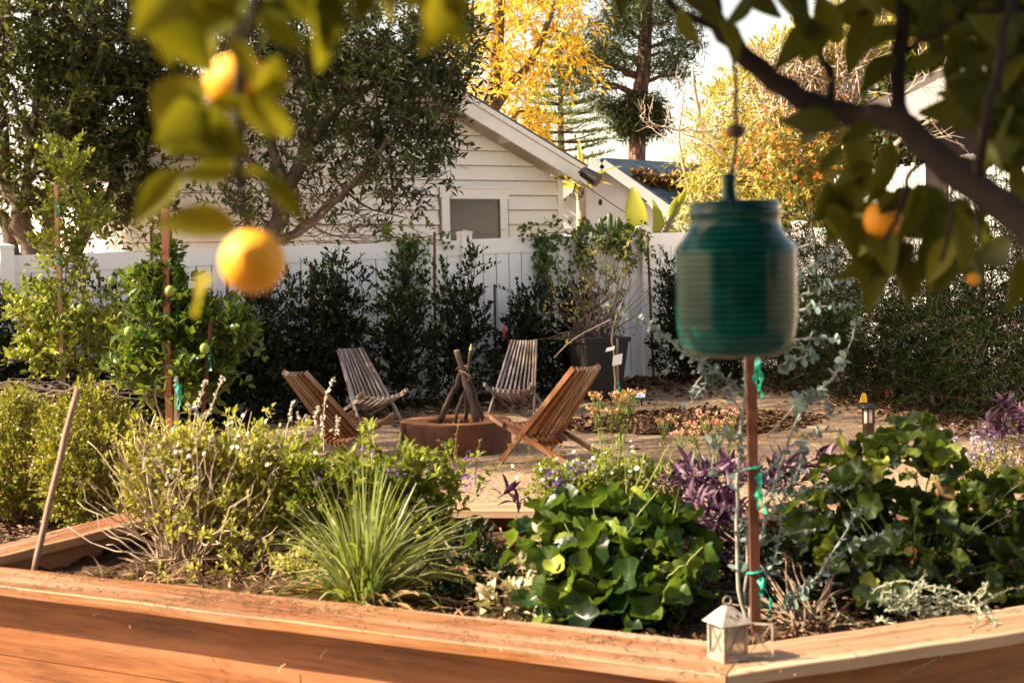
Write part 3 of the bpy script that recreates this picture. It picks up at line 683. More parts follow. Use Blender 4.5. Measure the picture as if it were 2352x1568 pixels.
# ================================================================ CHAIRS
CH = [(.20, .085, .030), (.36, .17, .065), (.50, .26, .11)]
WOODS = {'orange': [wood('teak_%d' % i, [(.12 * k, .04 * k, .012 * k), (.27 * k, .10 * k, .028 * k), (.42 * k, .19 * k, .06 * k)], 2.5, 'Z', rot=(a, 0, 0), rough=.45, grey=(.34, .26, .20), greyamt=.0) for i, (k, a) in enumerate([(.72, -.69), (.72, 1.18)])],
         'grey': [wood('weathered_teak_%d' % i, [(.07, .035, .022), (.20, .12, .08), (.34, .26, .21)], 2.5, 'Z', rot=(a, 0, 0), rough=.4, grey=(.46, .42, .40), greyamt=.2, gscale=9) for i, a in enumerate([-.69, 1.18])]}
NB = 10
def make_chair(kind, label, foot, lf, yaw, sc=1.0):          # foot: where one foot stands, lf: that foot in the chair's own space
    yaw = math.radians(yaw); cs, sn = math.cos(yaw), math.sin(yaw)
    base = np.array(tuple(foot), float) - V(lf[0] * cs - lf[1] * sn, lf[0] * sn + lf[1] * cs, 0) * sc; base[2] = gz(base[0], base[1])
    ch = thing('slatted_folding_chair', label, 'chair', (0, 0, 0), 'slatted wooden chairs round the fire pit')
    mB, mS = WOODS[kind]
    BT, BX, BF = V(0, -.40, .80), V(0, .12, .235), V(0, .37, .0)       # back: top, crossing, front foot
    ST, SR = V(0, .45, .34), V(0, -.50, 0.0)                            # seat: front, rear foot
    def bar(mb, a, b2, w, h, r): mb.beam(a, b2, w, h, (1, 0, 0), r) if False else mb.obox((a + b2) / 2, b2 - a, V(w, 0, 0), nrm(np.cross(b2 - a, V(1, 0, 0))) * h, r)
    for k in range(NB):
        t = k / (NB - 1) * 2 - 1; xt, xb = .145 * t, .245 * t; sag = (1 - t * t)
        top = BT + V(xt, -.055 * sag, -.012 * sag); low = BX + (BF - BX) * .10 + V(xb, -.06 * sag, .0)
        if k in (0, NB - 1): low = BF + V(xb * 1.06, 0, 0)
        mb = MB(); bar(mb, top, low, .019, .045, rng.random()); mb.build('back_slat', mB, ch)
    NS = 9
    for k in range(NS):
        t = k / (NS - 1) * 2 - 1; xf, xr = .235 * t, .222 * t; sag = 1 - t * t
        fr = ST + V(xf, 0, -.045 * sag); re = BX + (SR - BX) * .17 + V(xr, 0, -.05 * sag)
        if k in (0, NS - 1): re = SR + V(xr, 0, 0)
        mb = MB(); bar(mb, fr, re, .019, .042, rng.random()); mb.build('seat_slat', mS, ch)
    mb = MB(); mb.tube([BX + V(-.27, 0, 0), BX + V(-.13, -.045, -.0), BX + V(.13, -.045, 0), BX + V(.27, 0, 0)], .009, 8); mb.build('hinge_rod', mB, ch)
    for sx_ in (1, -1):
        mb = MB(); mb.obox(ST + V(.262 * sx_, -.05, .0), V(.03, 0, 0), V(0, .16, .0) + V(0, 0, .066), V(0, -.01, .04)); mb.build('arm_block', mS, ch)
    mb = MB(); mb.tube([V(-.26, .40, .30), V(.26, .40, .30)], .007, 6); mb.build('front_rod', mB, ch)
    ch.location = tuple(base); ch.rotation_euler = (0, 0, yaw); ch.scale = (sc,) * 3
    return ch
make_chair('orange', 'warm brown slatted chair nearest on the right, its back turned to the flower bed', gp(1150, 1062), (-.26, .37), 42, .93)
make_chair('orange', 'brown slatted chair on the left seen from behind, left of the fire pit', gp(885, 1047), (.26, .37), -43, .93)
make_chair('grey', 'weathered silver-grey slatted chair behind the fire pit to the left, facing the camera', gp(926, 974), (-.26, .37), 211, .89)
make_chair('grey', 'weathered grey slatted chair behind the fire pit to the right, in front of the shrubs', gp(1120, 960), (.26, .37), 167, .91)

# ================================================================ PLANT MATERIALS
BARK = simple('bark', (.17, .12, .09), .9, var=.6, scale=25, bumpd=.01, col2=(.06, .04, .03))
DARKTW = simple('dark_twig', (.05, .034, .022), .85, var=.5, scale=30)
TWIGM = simple('twig_bark', (.22, .15, .10), .85, var=.5, scale=30)
REDSTAKE = wood('stake_wood', [(.06, .018, .010), (.13, .042, .02), (.19, .068, .032)], 2, 'Z', rough=.7)
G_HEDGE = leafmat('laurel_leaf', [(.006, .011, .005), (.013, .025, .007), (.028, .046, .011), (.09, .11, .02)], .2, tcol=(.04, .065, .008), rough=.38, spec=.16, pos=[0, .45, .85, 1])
G_FICUS = leafmat('ficus_leaf', [(.009, .012, .004), (.028, .038, .008), (.08, .10, .018), (.30, .31, .06)], .3, tcol=(.16, .18, .015), rough=.36, spec=.24, pos=[0, .5, .88, 1])  # pale ramp end colours a few leaves as if sunlit
G_OLIVE = leafmat('tree_leaf', [(.010, .015, .006), (.035, .05, .016), (.10, .13, .035), (.34, .36, .15)], .3, tcol=(.14, .17, .02), rough=.36, spec=.24, pos=[0, .5, .85, 1])  # last ramp stop paints scattered sunlit leaves into the colour
G_LEMON = leafmat('lemon_leaf', [(.035, .06, .010), (.12, .16, .018), (.28, .31, .035), (.52, .52, .14)], .42, rough=.35, tcol=(.42, .46, .03))
G_CITRUS = leafmat('citrus_leaf', [(.022, .06, .015), (.05, .11, .02), (.10, .17, .025), (.24, .28, .04)], .36, rough=.32, pos=[0, .5, .85, 1], tcol=(.40, .46, .02))
G_BOX = leafmat('boxwood_leaf', [(.05, .04, .010), (.12, .12, .015), (.30, .30, .04), (.40, .20, .05), (.60, .56, .18)], .42, rough=.35, pos=[0, .35, .65, .82, 1])
G_SAGE = leafmat('sage_leaf', [(.08, .08, .012), (.28, .29, .03), (.46, .44, .07), (.66, .60, .32)], .42, rough=.6, tcol=(.44, .44, .05))
G_LANT = leafmat('shrub_leaf', [(.025, .05, .010), (.10, .14, .015), (.24, .28, .03), (.40, .42, .07)], .42, rough=.5, tcol=(.42, .48, .03))
G_GRASS = leafmat('grass_blade', [(.07, .10, .03), (.15, .20, .05), (.28, .32, .12), (.50, .50, .28)], .4, rough=.4)
G_BERG = leafmat('bergenia_leaf', [(.006, .016, .006), (.018, .045, .010), (.08, .14, .016), (.34, .40, .06)], .33, rough=.3, pos=[0, .5, .85, 1], tcol=(.16, .26, .015))
G_GERA = leafmat('geranium_leaf', [(.006, .014, .004), (.018, .035, .007), (.06, .095, .012), (.26, .29, .04)], .36, rough=.5, pos=[0, .5, .85, 1], tcol=(.18, .25, .012))
G_DRY = leafmat('withered_leaf', [(.10, .05, .02), (.25, .13, .05), (.45, .32, .18)], .3, rough=.7)
G_EUC = leafmat('eucalyptus_leaf', [(.09, .14, .13), (.17, .25, .23), (.30, .38, .36)], .2, rough=.55, tcol=(.25, .36, .18))
G_SILV = leafmat('silver_leaf', [(.11, .15, .11), (.21, .26, .20), (.38, .42, .33)], .25, rough=.7, tcol=(.35, .42, .2))
G_PURP = leafmat('purple_leaf', [(.016, .007, .018), (.04, .014, .038), (.09, .04, .075), (.34, .24, .30)], .22, rough=.4, tcol=(.12, .03, .09))
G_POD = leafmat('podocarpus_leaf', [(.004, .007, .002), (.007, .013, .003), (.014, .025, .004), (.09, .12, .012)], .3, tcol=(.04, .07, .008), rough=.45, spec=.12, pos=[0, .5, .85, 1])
G_YEL = leafmat('autumn_leaf', [(.46, .24, .012), (.72, .44, .02), (.86, .60, .05), (.90, .76, .18)], .5, rough=.5, tcol=(.90, .62, .05))
G_STARP = leafmat('star_pine_leaf', [(.05, .08, .02), (.14, .18, .03), (.28, .30, .06)], .35, rough=.5)
G_PINE = leafmat('pine_needle', [(.012, .024, .012), (.035, .055, .028), (.17, .17, .07)], .25, rough=.5)
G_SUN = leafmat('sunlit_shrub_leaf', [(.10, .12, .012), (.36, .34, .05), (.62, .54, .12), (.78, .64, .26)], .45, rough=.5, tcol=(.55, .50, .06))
G_RED = leafmat('red_flower', [(.45, .06, .01), (.65, .14, .02), (.75, .30, .05)], .4)
G_WHT = leafmat('white_flower', [(.55, .55, .50), (.80, .78, .74)], .3)
G_VIO = leafmat('violet_flower', [(.16, .04, .40), (.30, .10, .60)], .3)
G_LAV = leafmat('lavender_flower', [(.26, .20, .42), (.44, .38, .58), (.62, .58, .68)], .3)
G_PALETWIG = simple('pale_twig', (.52, .40, .28), .8, var=.4, scale=30)
G_TIE = simple('green_tie_tape', (.0, .36, .24), .4, var=.2)
def A3(p): return np.array(tuple(p), float)
def ribbon(mb, p, L_, w_):
    q = np.array(p, float); vs = []; a = rng.random() * 3; n_ = 9
    for t in range(n_):
        sd = V(math.cos(a), math.sin(a), 0) * w_ * (.5 + .3 * math.sin(t * 1.7)); vs += [q - sd, q + sd]; a += rng.normal() * .5; q = q + V(rng.normal() * .006, rng.normal() * .005 - (.004 if t < 2 else 0), -L_ / n_)
    mb.quadlist(vs, [(2 * t, 2 * t + 1, 2 * t + 3, 2 * t + 2) for t in range(n_ - 1)])
def stake(x0, y0, x1, y1, d0, d1=None, w_=.03, label='', tie=(), name='wooden_stake', mat=None, grp='wooden stakes among the plants'):
    a = A3(at(x0, y0, d0)); b_ = A3(at(x1, y1, d1 or d0)); t = thing(name, label, 'stake', b_, grp)
    mb = MB(); mb.beam(b_, a, w_, w_, (0, 1, .01)); c = nrm(a - b_) * .012; mb.obox(a + c / 2, c, V(w_ * .8, 0, 0), V(0, w_ * .8, 0)); mb.build('shaft', mat or REDSTAKE, t)
    for k in tie:
        p = b_ + (a - b_) * k; mb = MB(); r = w_ * .8
        mb.tube([p + V(math.cos(q) * r, math.sin(q) * r, .004 * q) for q in np.linspace(0, 6.8, 12)], .005, 4)
        [ribbon(mb, p + V(.7 * r, -r, 0), .10 + .08 * rng.random(), .016) for _ in range(2)]; mb.build('tie', G_TIE, t)
    return t
def plant(name, label, cat, base, mw, ml, mlmat, group=None, wname='stems', lname='foliage', wmat=None, extra=()):
    t = thing(name, label, cat, base, group)
    if mw is not None and mw.v: mw.build(wname, wmat or TWIGM, t, smooth=True)
    if ml is not None and ml.v: ml.build(lname, mlmat, t, smooth=True)
    for (nm, m_, mt) in extra:
        if m_.v: m_.build(nm, mt, t, smooth=True)
    return t

# ================================================================ SHRUBS ALONG THE FENCE
HEDGE = [(-60, 690, 95, 'fence shrub at the far left edge, behind the lower boxwood'), (70, 680, 85, 'dark fence shrub just left of the tall lemon sapling'),
         (215, 672, 85, 'dark fence shrub between the lemon sapling and the bushy citrus'), (345, 700, 75, 'dark fence shrub hidden behind the bushy citrus sapling'),
         (455, 690, 80, 'dark fence shrub right behind the bushy citrus sapling'), (545, 668, 75, 'low fence shrub below the hanging orange fruit'),
         (640, 650, 80, 'arching fence shrub between the hanging orange and the left chair'), (722, 592, 62, 'tall thin fence shrub above the brown left chair'),
         (850, 600, 80, 'fence shrub standing behind the grey left chair'), (990, 590, 74, 'tallest fence shrub, left of the middle fence post'),
         (1140, 668, 80, 'fence shrub with a red tag right of the middle fence post'), (1250, 665, 72, 'fence shrub behind the grey right chair, beside the twiggy pot'),
         (1500, 612, 75, 'round dense fence shrub left of the green hanging jar'), (1590, 640, 70, 'dark fence shrub behind the green hanging jar')]
for i, (px, ty, hw, lb) in enumerate(HEDGE):
    s = fs_of(px); base = fpt(s, .62); base[2] = gz(base[0], base[1]); d = base[1]; k = d / F
    top = A3(at(px, ty, d))[2]; w_ = hw * k; mw, ml = MB(), MB(); H = top - base[2]
    for j in range(9):
        a = rng.random() * 6.3; rr = w_ * (.25 + .75 * rng.random()); h = H * ((.62 + .28 * rng.random()) if j > 2 else (.9 + .1 * rng.random()))
        lean = rr * (.55 if j < 3 else 1)
        P_ = limb(mw, [base, base + V(math.cos(a) * lean * .35, math.sin(a) * lean * .25, h * .45), base + V(math.cos(a) * lean, math.sin(a) * lean * .6, h)], .013, .004, 5)
        P_ = np.array(P_); m_ = 26; q = rng.integers(2, len(P_), m_); O = P_[q] + rng.normal(size=(m_, 3)) * .02
        D = rv(m_) * V(1, .8, .5) + V(0, 0, .75); twigs(mw, ml, O, D, .14 + .18 * rng.random(m_), 9, .062, .028, OVAL, r=.0028, droop=.1)
        twigs(mw, ml, P_[-1:], nrm(P_[-1:] - P_[-3:-2]) + V(0, 0, .4), .2, 10, .06, .026, OVAL, r=.003)
    crown(mw, ml, [(base + V(0, 0, H * .3), (w_ * 1.15, w_ * .8, H * .34), 150), (base + V(0, 0, H * .58), (w_ * .85, w_ * .6, H * .26), 60)], .2, 9, .062, .029, OVAL, r=.0025)
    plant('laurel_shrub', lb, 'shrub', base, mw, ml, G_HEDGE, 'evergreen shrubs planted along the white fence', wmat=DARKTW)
for (x0, y0, x1, lean, lb) in [(193, 600, 196, 0, 'thin dark stake against the fence right of the lemon sapling'), (348, 522, 350, 0, 'thin stake left of the thick orange stake in the bushy citrus'),
                     (522, 642, 524, 0, 'short stake below the hanging orange fruit'), (715, 606, 716, 0, 'stake in the tall thin shrub above the left chair'),
                     (998, 535, 1000, 0, 'tallest thin stake, left of the middle fence post'), (1136, 655, 1139, 0, 'short stake right of the middle fence post'),
                     (1264, 634, 1272, 0, 'short stake between the grey right chair and the twiggy pot'), (1487, 540, 1502, 0, 'leaning stake in front of the fence post by the banana leaf')]:
    s = fs_of(x0); b0 = fpt(s, .5); d = b0[1]; yb = 604 + (1.5 - .05) * F / d
    stake(x0, y0, x1, yb, d, d, .027 if x0 != 715 else .03, lb)
p = A3(at(1157, 742, fpt(fs_of(1157), .9)[1])); mb = MB(); mb.leaves([p], [V(.05, 0, -1)], [V(0, -1, .1)], [.19], [.03], STRIP)
tag(mb.build('ribbon', simple('red_ribbon', (.75, .03, .05), .5), loc=p), 'bright red marker ribbon hanging in the shrub right of the middle post', 'ribbon')
# climbing vine on top of the fence
for (xa, xb, lb, n_) in ((1235, 1475, 'leafy vine spilling over the fence top left of the banana leaf', 15), (905, 990, 'thin vine tendrils over the fence top left of the middle post', 5)):
    mw, ml = MB(), MB(); b0 = fpt(fs_of((xa + xb) / 2), .06); b0[2] = ftop(0)
    pts_ = []
    for px in np.linspace(xa - 30, xb, 20):
        s = fs_of(px); pts_.append(fpt(s, .03 + .03 * rng.random(), ftop(s) + .02 + .03 * rng.random()))
    mw.tube(pts_, .006, 5); P_ = np.array(pts_); P_ = np.repeat(P_, 3 if n_ > 6 else 1, 0) + rng.normal(size=(len(P_) * (3 if n_ > 6 else 1), 3)) * .05
    twigs(mw, ml, P_, rv(len(P_)) + V(0, 0, .1), .16, 6, .07, .045, OVAL, r=.002)
    for j in range(n_):
        px = xa + (xb - xa) * (rng.random() ** 1.4); s = fs_of(px); q = fpt(s, .05, ftop(s)); pp = [q]; L_ = (.25 + .75 * rng.random() ** 1.5) * (1 if px < 1340 else .6)
        for t in range(8): q = q + V(rng.normal() * .03, -.006, -L_ / 8) ; pp.append(q.copy())
        mw.tube(pp, .003, 4, cap=False); pp = np.array(pp); pp = np.repeat(pp, 2, 0); twigs(mw, ml, pp, rv(len(pp)) * V(1, .6, .3) + V(0, -.4, -.2), .09, 4, .065, .04, OVAL, r=.0015, up=-.3)
    plant('climbing_vine', lb, 'vine', b0, mw, ml, G_CITRUS)

# ================================================================ CITRUS SAPLINGS, BOXWOOD, BOWL
def sapling(name, label, x, yb, d, pts, mat, ll, lw, blobs, n, wr=.012, wm=None, tl=.22, extra=()):
    base = A3(at(x, yb, d)); mw, ml = MB(), MB(); tp = [A3(at(*p)) for p in pts]
    limb(mw, [base] + tp, wr, wr * .4, 6)
    for (bx, by, bd, rx, ry, cnt) in blobs:
        c = pe(bx, by, bd, rx, ry); crown(mw, ml, [(c[0], c[1], cnt)], tl, n, ll, lw, OVAL, r=.0025, out=.6, upd=.35, droop=.2)
        q = A3(at(x + (bx - x) * .15, by + ry * .9 + 20, d)); limb(mw, [q, A3(c[0])], wr * .5, wr * .2, 5)
    return plant(name, label, 'sapling', base, mw, ml, mat, wmat=wm or TWIGM, wname='trunk', lname='crown', extra=extra)
def fruits(lst, d, r):
    out = []
    for (x, y) in lst:
        mb = MB(); p = A3(at(x, y, d)); u = np.linspace(0, PI, 9)
        mb.tube([p + V(0, 0, r * 1.12 * math.cos(t)) for t in u], [max(r * math.sin(t), .0005) for t in u], 12); out.append(mb)
    return out
GREENF = simple('green_lemon_peel', (.22, .30, .04), .4, var=.15, scale=40); 
ORANGE = simple('orange_peel', (.90, .38, .010), .55, var=.10, scale=120, bumpd=.001)
d = 12.4
l1 = sapling('lemon_sapling', 'tall sunlit lemon sapling tied to a stake on the left', 150, 1035, d, [(148, 900, d), (142, 760, d), (138, 560, d), (150, 400, d)], G_LEMON, .062, .03,
        [(150, 360, d, 42, 45, 44), (160, 430, d, 30, 45, 24), (130, 470, d, 26, 40, 18), (215, 500, d, 36, 40, 36), (140, 555, d, 50, 45, 52), (165, 620, d, 40, 45, 30), (80, 690, d, 70, 40, 62), (150, 720, d, 70, 60, 60),
         (60, 760, d, 40, 50, 26), (220, 760, d, 70, 50, 64), (130, 800, d, 90, 45, 66), (230, 690, d + .2, 50, 34, 20), (270, 800, d, 50, 34, 22), (170, 850, d, 60, 25, 16)], 9, .013, extra=[('fruit', m_, GREENF) for m_ in fruits([(258, 644), (298, 718), (186, 708), (480, 742)][:3], d - .35, .035)])
stake(129, 428, 150, 1035, 12.3, 12.3, .034, 'tall sunlit stake tied with green tape in the lemon sapling', (.93, .75, .62, .50, .36, .17), mat=simple('pale_stake_wood', (.52, .27, .15), .7, var=.35, scale=20, stretch=(1, 1, .1)))
d = 11.2
l2 = sapling('citrus_sapling', 'bushy citrus sapling with dark glossy leaves around a thick orange stake', 385, 1090, d, [(380, 980, d), (375, 880, d), (385, 760, d), (385, 640, d)], G_CITRUS, .085, .042,
        [(370, 600, d, 38, 36, 22), (340, 655, d, 52, 40, 40), (400, 680, d, 45, 60, 50), (350, 745, d, 70, 55, 66), (430, 760, d, 66, 60, 66), (505, 740, d, 65, 50, 60), (560, 770, d, 40, 28, 18), (270, 825, d, 38, 22, 12),
         (420, 840, d, 95, 38, 60), (310, 860, d, 45, 36, 26), (500, 850, d, 45, 45, 26), (390, 900, d, 60, 36, 20), (490, 890, d - .1, 30, 24, 8)], 8, .014, extra=[('fruit', m_, GREENF) for m_ in fruits([(390, 668), (296, 762), (470, 800)], d - .45, .036)])
limb_m = MB(); 
for (xa, ya, xb, yb) in ((368, 1000, 362, 860), (398, 1000, 420, 830), (350, 980, 330, 880), (410, 1000, 455, 830), (378, 1010, 376, 850)): limb(limb_m, [A3(at(xa, ya + 60, d)), A3(at((xa + xb) / 2 + 6, (ya + yb) / 2, d)), A3(at(xb, yb, d))], .011, .006, 6)
limb_m.build('side_stems', G_PALETWIG, l2)
stake(379, 483, 392, 1090, 11.1, 11.1, .050, 'thick orange-brown stake standing up out of the bushy citrus', (), mat=simple('orange_stake', (.42, .17, .07), .7, var=.3, scale=20, stretch=(1, 1, .1)))
stake(484, 745, 455, 1080, 11.0, 11.1, .026, 'slanting thin dark stake on the right side of the bushy citrus', (.8,))
stake(405, 868, 402, 1080, 10.8, 10.9, .022, 'short pale cane with long green tape in front of the bushy citrus', (.95, .9, .45), mat=G_PALETWIG)
def boxwood(label, x, yb, d, rx, ty, n, bx=None):
    base = A3(at(x, yb, d)); top = A3(at(x, ty, d)); H = top[2] - base[2]; w_ = rx * d / F; mw, ml = MB(), MB()
    O, dd = ellip(base + V(0, 0, H * .52), (w_, w_ * .9, H * .46), n, .55); O[:, 2] += .03 * np.sin(O[:, 0] * 22) + .03 * np.sin(O[:, 1] * 19)
    D = dd * .5 + V(0, 0, .7) + rng.normal(size=(n, 3)) * .35; twigs(mw, ml, O, D, .10 + .06 * rng.random(n), 11, .026, .015, OVAL, r=.0016, droop=0, t0=.05)
    for j in range(12):
        a = rng.random() * 6.3; limb(mw, [base, base + V(math.cos(a) * w_ * .4, math.sin(a) * w_ * .4, H * .4), base + V(math.cos(a) * w_ * .7, math.sin(a) * w_ * .7, H * .75)], .01, .003, 5)
    return plant('boxwood_bush', label, 'bush', base, mw, ml, G_BOX)
boxwood('sunlit boxwood bush with yellow-green and reddish leaves right of the leaning stick', 222, 1228, 8.7, 112, 925, 1500)
boxwood('shadier boxwood bush at the left edge behind the leaning stick', 45, 1215, 9.1, 125, 925, 1500)
M_TERRA = simple('terracotta', (.16, .06, .035), .75, var=.4, scale=10)
bc = A3(at(165, 935, 12.0)); bowl = thing('planter_bowl', 'wide dark terracotta bowl filled with cut branches behind the boxwoods', 'bowl', bc + V(0, 0, -.22))
mb = MB(); prof = [(.20, -.22), (.30, -.12), (.37, .02), (.385, .04), (.38, .06), (.355, .055), (.34, .0), (.0, -.02)]; K = 40
def lathe(mb, c, prof, K=32, r=.5, sq=0):
    vs = []; q = []
    for (rr, z) in prof:
        for k in range(K):
            a = 2 * PI * k / K; vs.append(c + V(rr * math.cos(a), rr * math.sin(a), z))
    for i in range(len(prof) - 1):
        for k in range(K): a, b2 = i * K + k, i * K + (k + 1) % K; q.append((a, b2, b2 + K, a + K))
    return mb.quadlist(vs, q, r)
lathe(mb, bc, prof); mb.build('bowl_body', M_TERRA, bowl, smooth=True)
mb = MB()
for j in range(46):
    c0 = bc + V(rng.normal() * .2 - .05, rng.normal() * .15, .05 + .10 * rng.random()); a = rng.normal() * .5 + (PI if rng.random() < .5 else 0); L_ = .2 + .5 * rng.random()
    limb(mb, [c0, c0 + V(math.cos(a) * L_ * .5, math.sin(a) * L_ * .5, .03 + .05 * rng.random()), c0 + V(math.cos(a) * L_, math.sin(a) * L_ * .8, rng.random() * .16 - .03)], .013 * (.4 + rng.random()), .003, 5, wig=.008)
tag(mb.build('branches', BARK, loc=bc), 'heap of dry cut branches lying on the dark bowl', 'branches', kind='stuff')

# ================================================================ POT, YOUNG TREE, LIGHTS, FLAGS
M_POT = simple('dark_planter', (.022, .02, .019), .6, var=.3)
pc = A3(gp(1376, 928)); pc[2] = gz(pc[0], pc[1]); pot = thing('square_planter', 'tall dark square planter pot holding a twiggy bare shrub near the right chair', 'planter', pc)
mb = MB()
def frust(mb, c, w0, w1, z0, z1, rot=.35):
    vs = []
    for (w_, z) in ((w0, z0), (w1, z1)):
        for k in range(4): a = rot + PI / 4 + k * PI / 2; vs.append(c + V(w_ * math.cos(a) * .7071, w_ * math.sin(a) * .7071, z))
    mb.quadlist(vs, [(0, 1, 5, 4), (1, 2, 6, 5), (2, 3, 7, 6), (3, 0, 4, 7), (4, 5, 6, 7), (3, 2, 1, 0)])
frust(mb, pc, .36, .50, 0, .62); mb.build('pot_body', M_POT, pot)
mb = MB(); frust(mb, pc, .54, .55, .62, .67); mb.build('pot_rim', M_POT, pot)
mw, ml = MB(), MB(); t0 = pc + V(0, 0, .66)
for j in range(75):
    a = rng.normal() * 1.0; L_ = .35 + .65 * rng.random(); e = t0 + V(math.sin(a) * L_ * .75, rng.normal() * .15, max(math.cos(a) * L_, .05 * rng.random())) + V(.02, 0, 0)
    c0 = t0 + V(rng.normal() * .12, rng.normal() * .1, 0); P_ = limb(mw, [c0, (c0 + e) / 2 + rng.normal(size=3) * .05, e], .006, .0018, 4, wig=.006)
    if j % 3 == 0: P2 = np.array(P_); twigs(mw, ml, P2[3:], rv(len(P2) - 3) + V(0, 0, .2), .1, 2, .06, .024, OVAL, r=.0015, droop=.5, up=-.3)
for j in range(6):
    e = t0 + V(-.1 + .12 * j, .05, 1.0 + .2 * rng.random()); c0 = t0 + V(-.05 + .03 * j, 0, 0); P_ = np.array(limb(mw, [c0, (c0 + e) / 2 + rng.normal(size=3) * .04, e], .007, .002, 4, wig=.006))
    twigs(mw, ml, np.repeat(P_[3:], 2, 0), rv(2 * (len(P_) - 3)) + V(0, 0, .3), .14, 4, .075, .024, OVAL, r=.0015, droop=.5, up=-.4)
plant('potted_twiggy_shrub', 'half-bare shrub with purplish twigs growing in the dark square planter', 'shrub', t0, mw, ml, leafmat('peach_leaf', [(.03, .06, .015), (.10, .13, .02), (.32, .27, .03), (.60, .40, .04)], .35), wmat=simple('purple_twig', (.14, .09, .10), .8, var=.4))
mb = MB(); limb(mb, [A3(at(1272, 822, 15.2)), A3(at(1320, 776, 15.3)), A3(at(1400, 735, 15.6))], .006, .01, 5, wig=.004)
tag(mb.build('bare_branch', G_PALETWIG, loc=A3(at(1272, 822, 15.2))), 'pale cut branch hanging out over the grey right chair', 'branch')
d = 15.6; yb = A3(gp(1414, 936)); mw, ml = MB(), MB(); P_ = limb(mw, [A3(at(1413, 938, d)), A3(at(1413, 850, d)), A3(at(1408, 760, d)), A3(at(1432, 690, d)), A3(at(1450, 640, d))], .018, .006, 7, wig=.006)
yt = plant('young_tree', 'slender young tree trunk with white paper tags in front of the dark planter', 'sapling', A3(at(1413, 938, d)), mw, ml, G_HEDGE, wname='trunk')
mb = MB(); M_TAG = simple('white_tag', (.78, .76, .72), .5, var=.05)
for (x, y, w_, h) in ((1402, 801, .09, .04), (1418, 826, .10, .11)):
    p = A3(at(x, y, d - .05)); mb = MB(); mb.obox(p, V(w_, .01, .02), V(0, .003, 0), V(.015, .01, h)); mb.build('tag', M_TAG, yt)
stake(1418, 780, 1420, 940, 15.68, 15.68, .022, 'grey stake tied behind the slender young tree with paper tags', (.35,), mat=simple('grey_stake', (.20, .16, .13), .8, var=.3))
FLAG = simple('yellow_flag', (.90, .52, .01), .5, var=.05)
for (x, y0, y1, d, lb) in ((1428, 893, 945, 14.6, 'small yellow marker flag beside the solar spotlight'), (1980, 901, 960, 13.2, 'small yellow marker flag behind the round path light')):
    b0 = A3(at(x, y1, d)); fg = thing('marker_flag', lb, 'flag', b0); mb = MB(); t_ = A3(at(x + 1, y0, d)); mb.tube([b0, t_], .0018, 5); mb.build('wire', M_FRAME, fg)
    mb = MB(); h = .09; mb.quadlist([t_, t_ + V(.03, 0, -.01), t_ + V(.045, .005, -h), t_ + V(-.03, 0, -h), t_ + V(0, .004, 0), t_ + V(.03, .004, -.01), t_ + V(.045, .009, -h), t_ + V(-.03, .004, -h)], [(0, 1, 2, 3), (7, 6, 5, 4), (0, 4, 5, 1), (1, 5, 6, 2), (2, 6, 7, 3), (3, 7, 4, 0)]); mb.build('flag', FLAG, fg)
sp = A3(gp(1474, 938)); sp[2] = gz(sp[0], sp[1]); sl_ = thing('solar_spotlight', 'black solar spotlight with a pale lit panel on the gravel', 'garden light', sp)
mb = MB(); mb.tube([sp, sp + V(0, 0, .07)], .01, 6); mb.build('ground_spike', M_BLACK, sl_)
mb = MB(); c0 = sp + V(-.01, 0, .105); fr = nrm(V(-.25, -1, .35)); sd = nrm(np.cross(fr, V(0, 0, 1))); uu = np.cross(sd, fr); mb.obox(c0, sd * .135, fr * .045, uu * .085); mb.obox(c0 - fr * .03 + uu * .045, sd * .12, fr * .07, uu * .01); mb.build('lamp_head', M_BLACK, sl_)
M_LENS, n_, b_, o_ = mat_new('lamp_lens'); b_.inputs['Base Color'].default_value = (.55, .68, .75, 1); b_.inputs['Roughness'].default_value = .15; b_.inputs['Emission Color'].default_value = (.5, .75, .95, 1); b_.inputs['Emission Strength'].default_value = .35
mb = MB(); mb.obox(c0 + fr * .024, sd * .10, fr * .004, uu * .05); ln = mb.build('lens', M_LENS, sl_)
for k in (-1, 0, 1): mb = MB(); mb.obox(c0 + fr * .028 + sd * .028 * k - uu * .012, sd * .014, fr * .004, uu * .012); mb.build('led', M_FRAME, ln)
bp = A3(at(1995, 1000, 12.6)); bp[2] = gz(bp[0], bp[1]); pl = thing('path_light', 'short round metal path light behind the geranium bush', 'garden light', bp); tz = A3(at(1995, 930, 12.6))[2] - bp[2]
M_BRONZE = simple('bronze_metal', (.10, .075, .06), .35, .7, var=.3)
mb = MB(); lathe(mb, bp, [(.05, 0), (.05, tz - .16), (.055, tz - .15), (.0, tz - .15)], 20); mb.build('post', M_BRONZE, pl, smooth=True)
mb = MB(); lathe(mb, bp, [(.045, tz - .148), (.045, tz - .03), (0, tz - .03)], 20); mb.build('glass', simple('frosted_glass', (.75, .58, .48), .2, var=.1), pl, smooth=True)
mb = MB(); lathe(mb, bp, [(.0, tz - .03), (.075, tz - .03), (.085, tz - .018), (.08, tz - .006), (.05, tz + .004), (.0, tz + .006)], 24); mb.build('cap', M_BLACK, pl, smooth=True)
for k in range(6): a = k * PI / 3 + .2; mb = MB(); mb.obox(bp + V(.052 * math.cos(a), .052 * math.sin(a), tz - .09), V(.012, 0, 0), V(0, .012, 0), V(0, 0, .12)); mb.build('cage_bar', M_BRONZE, pl)

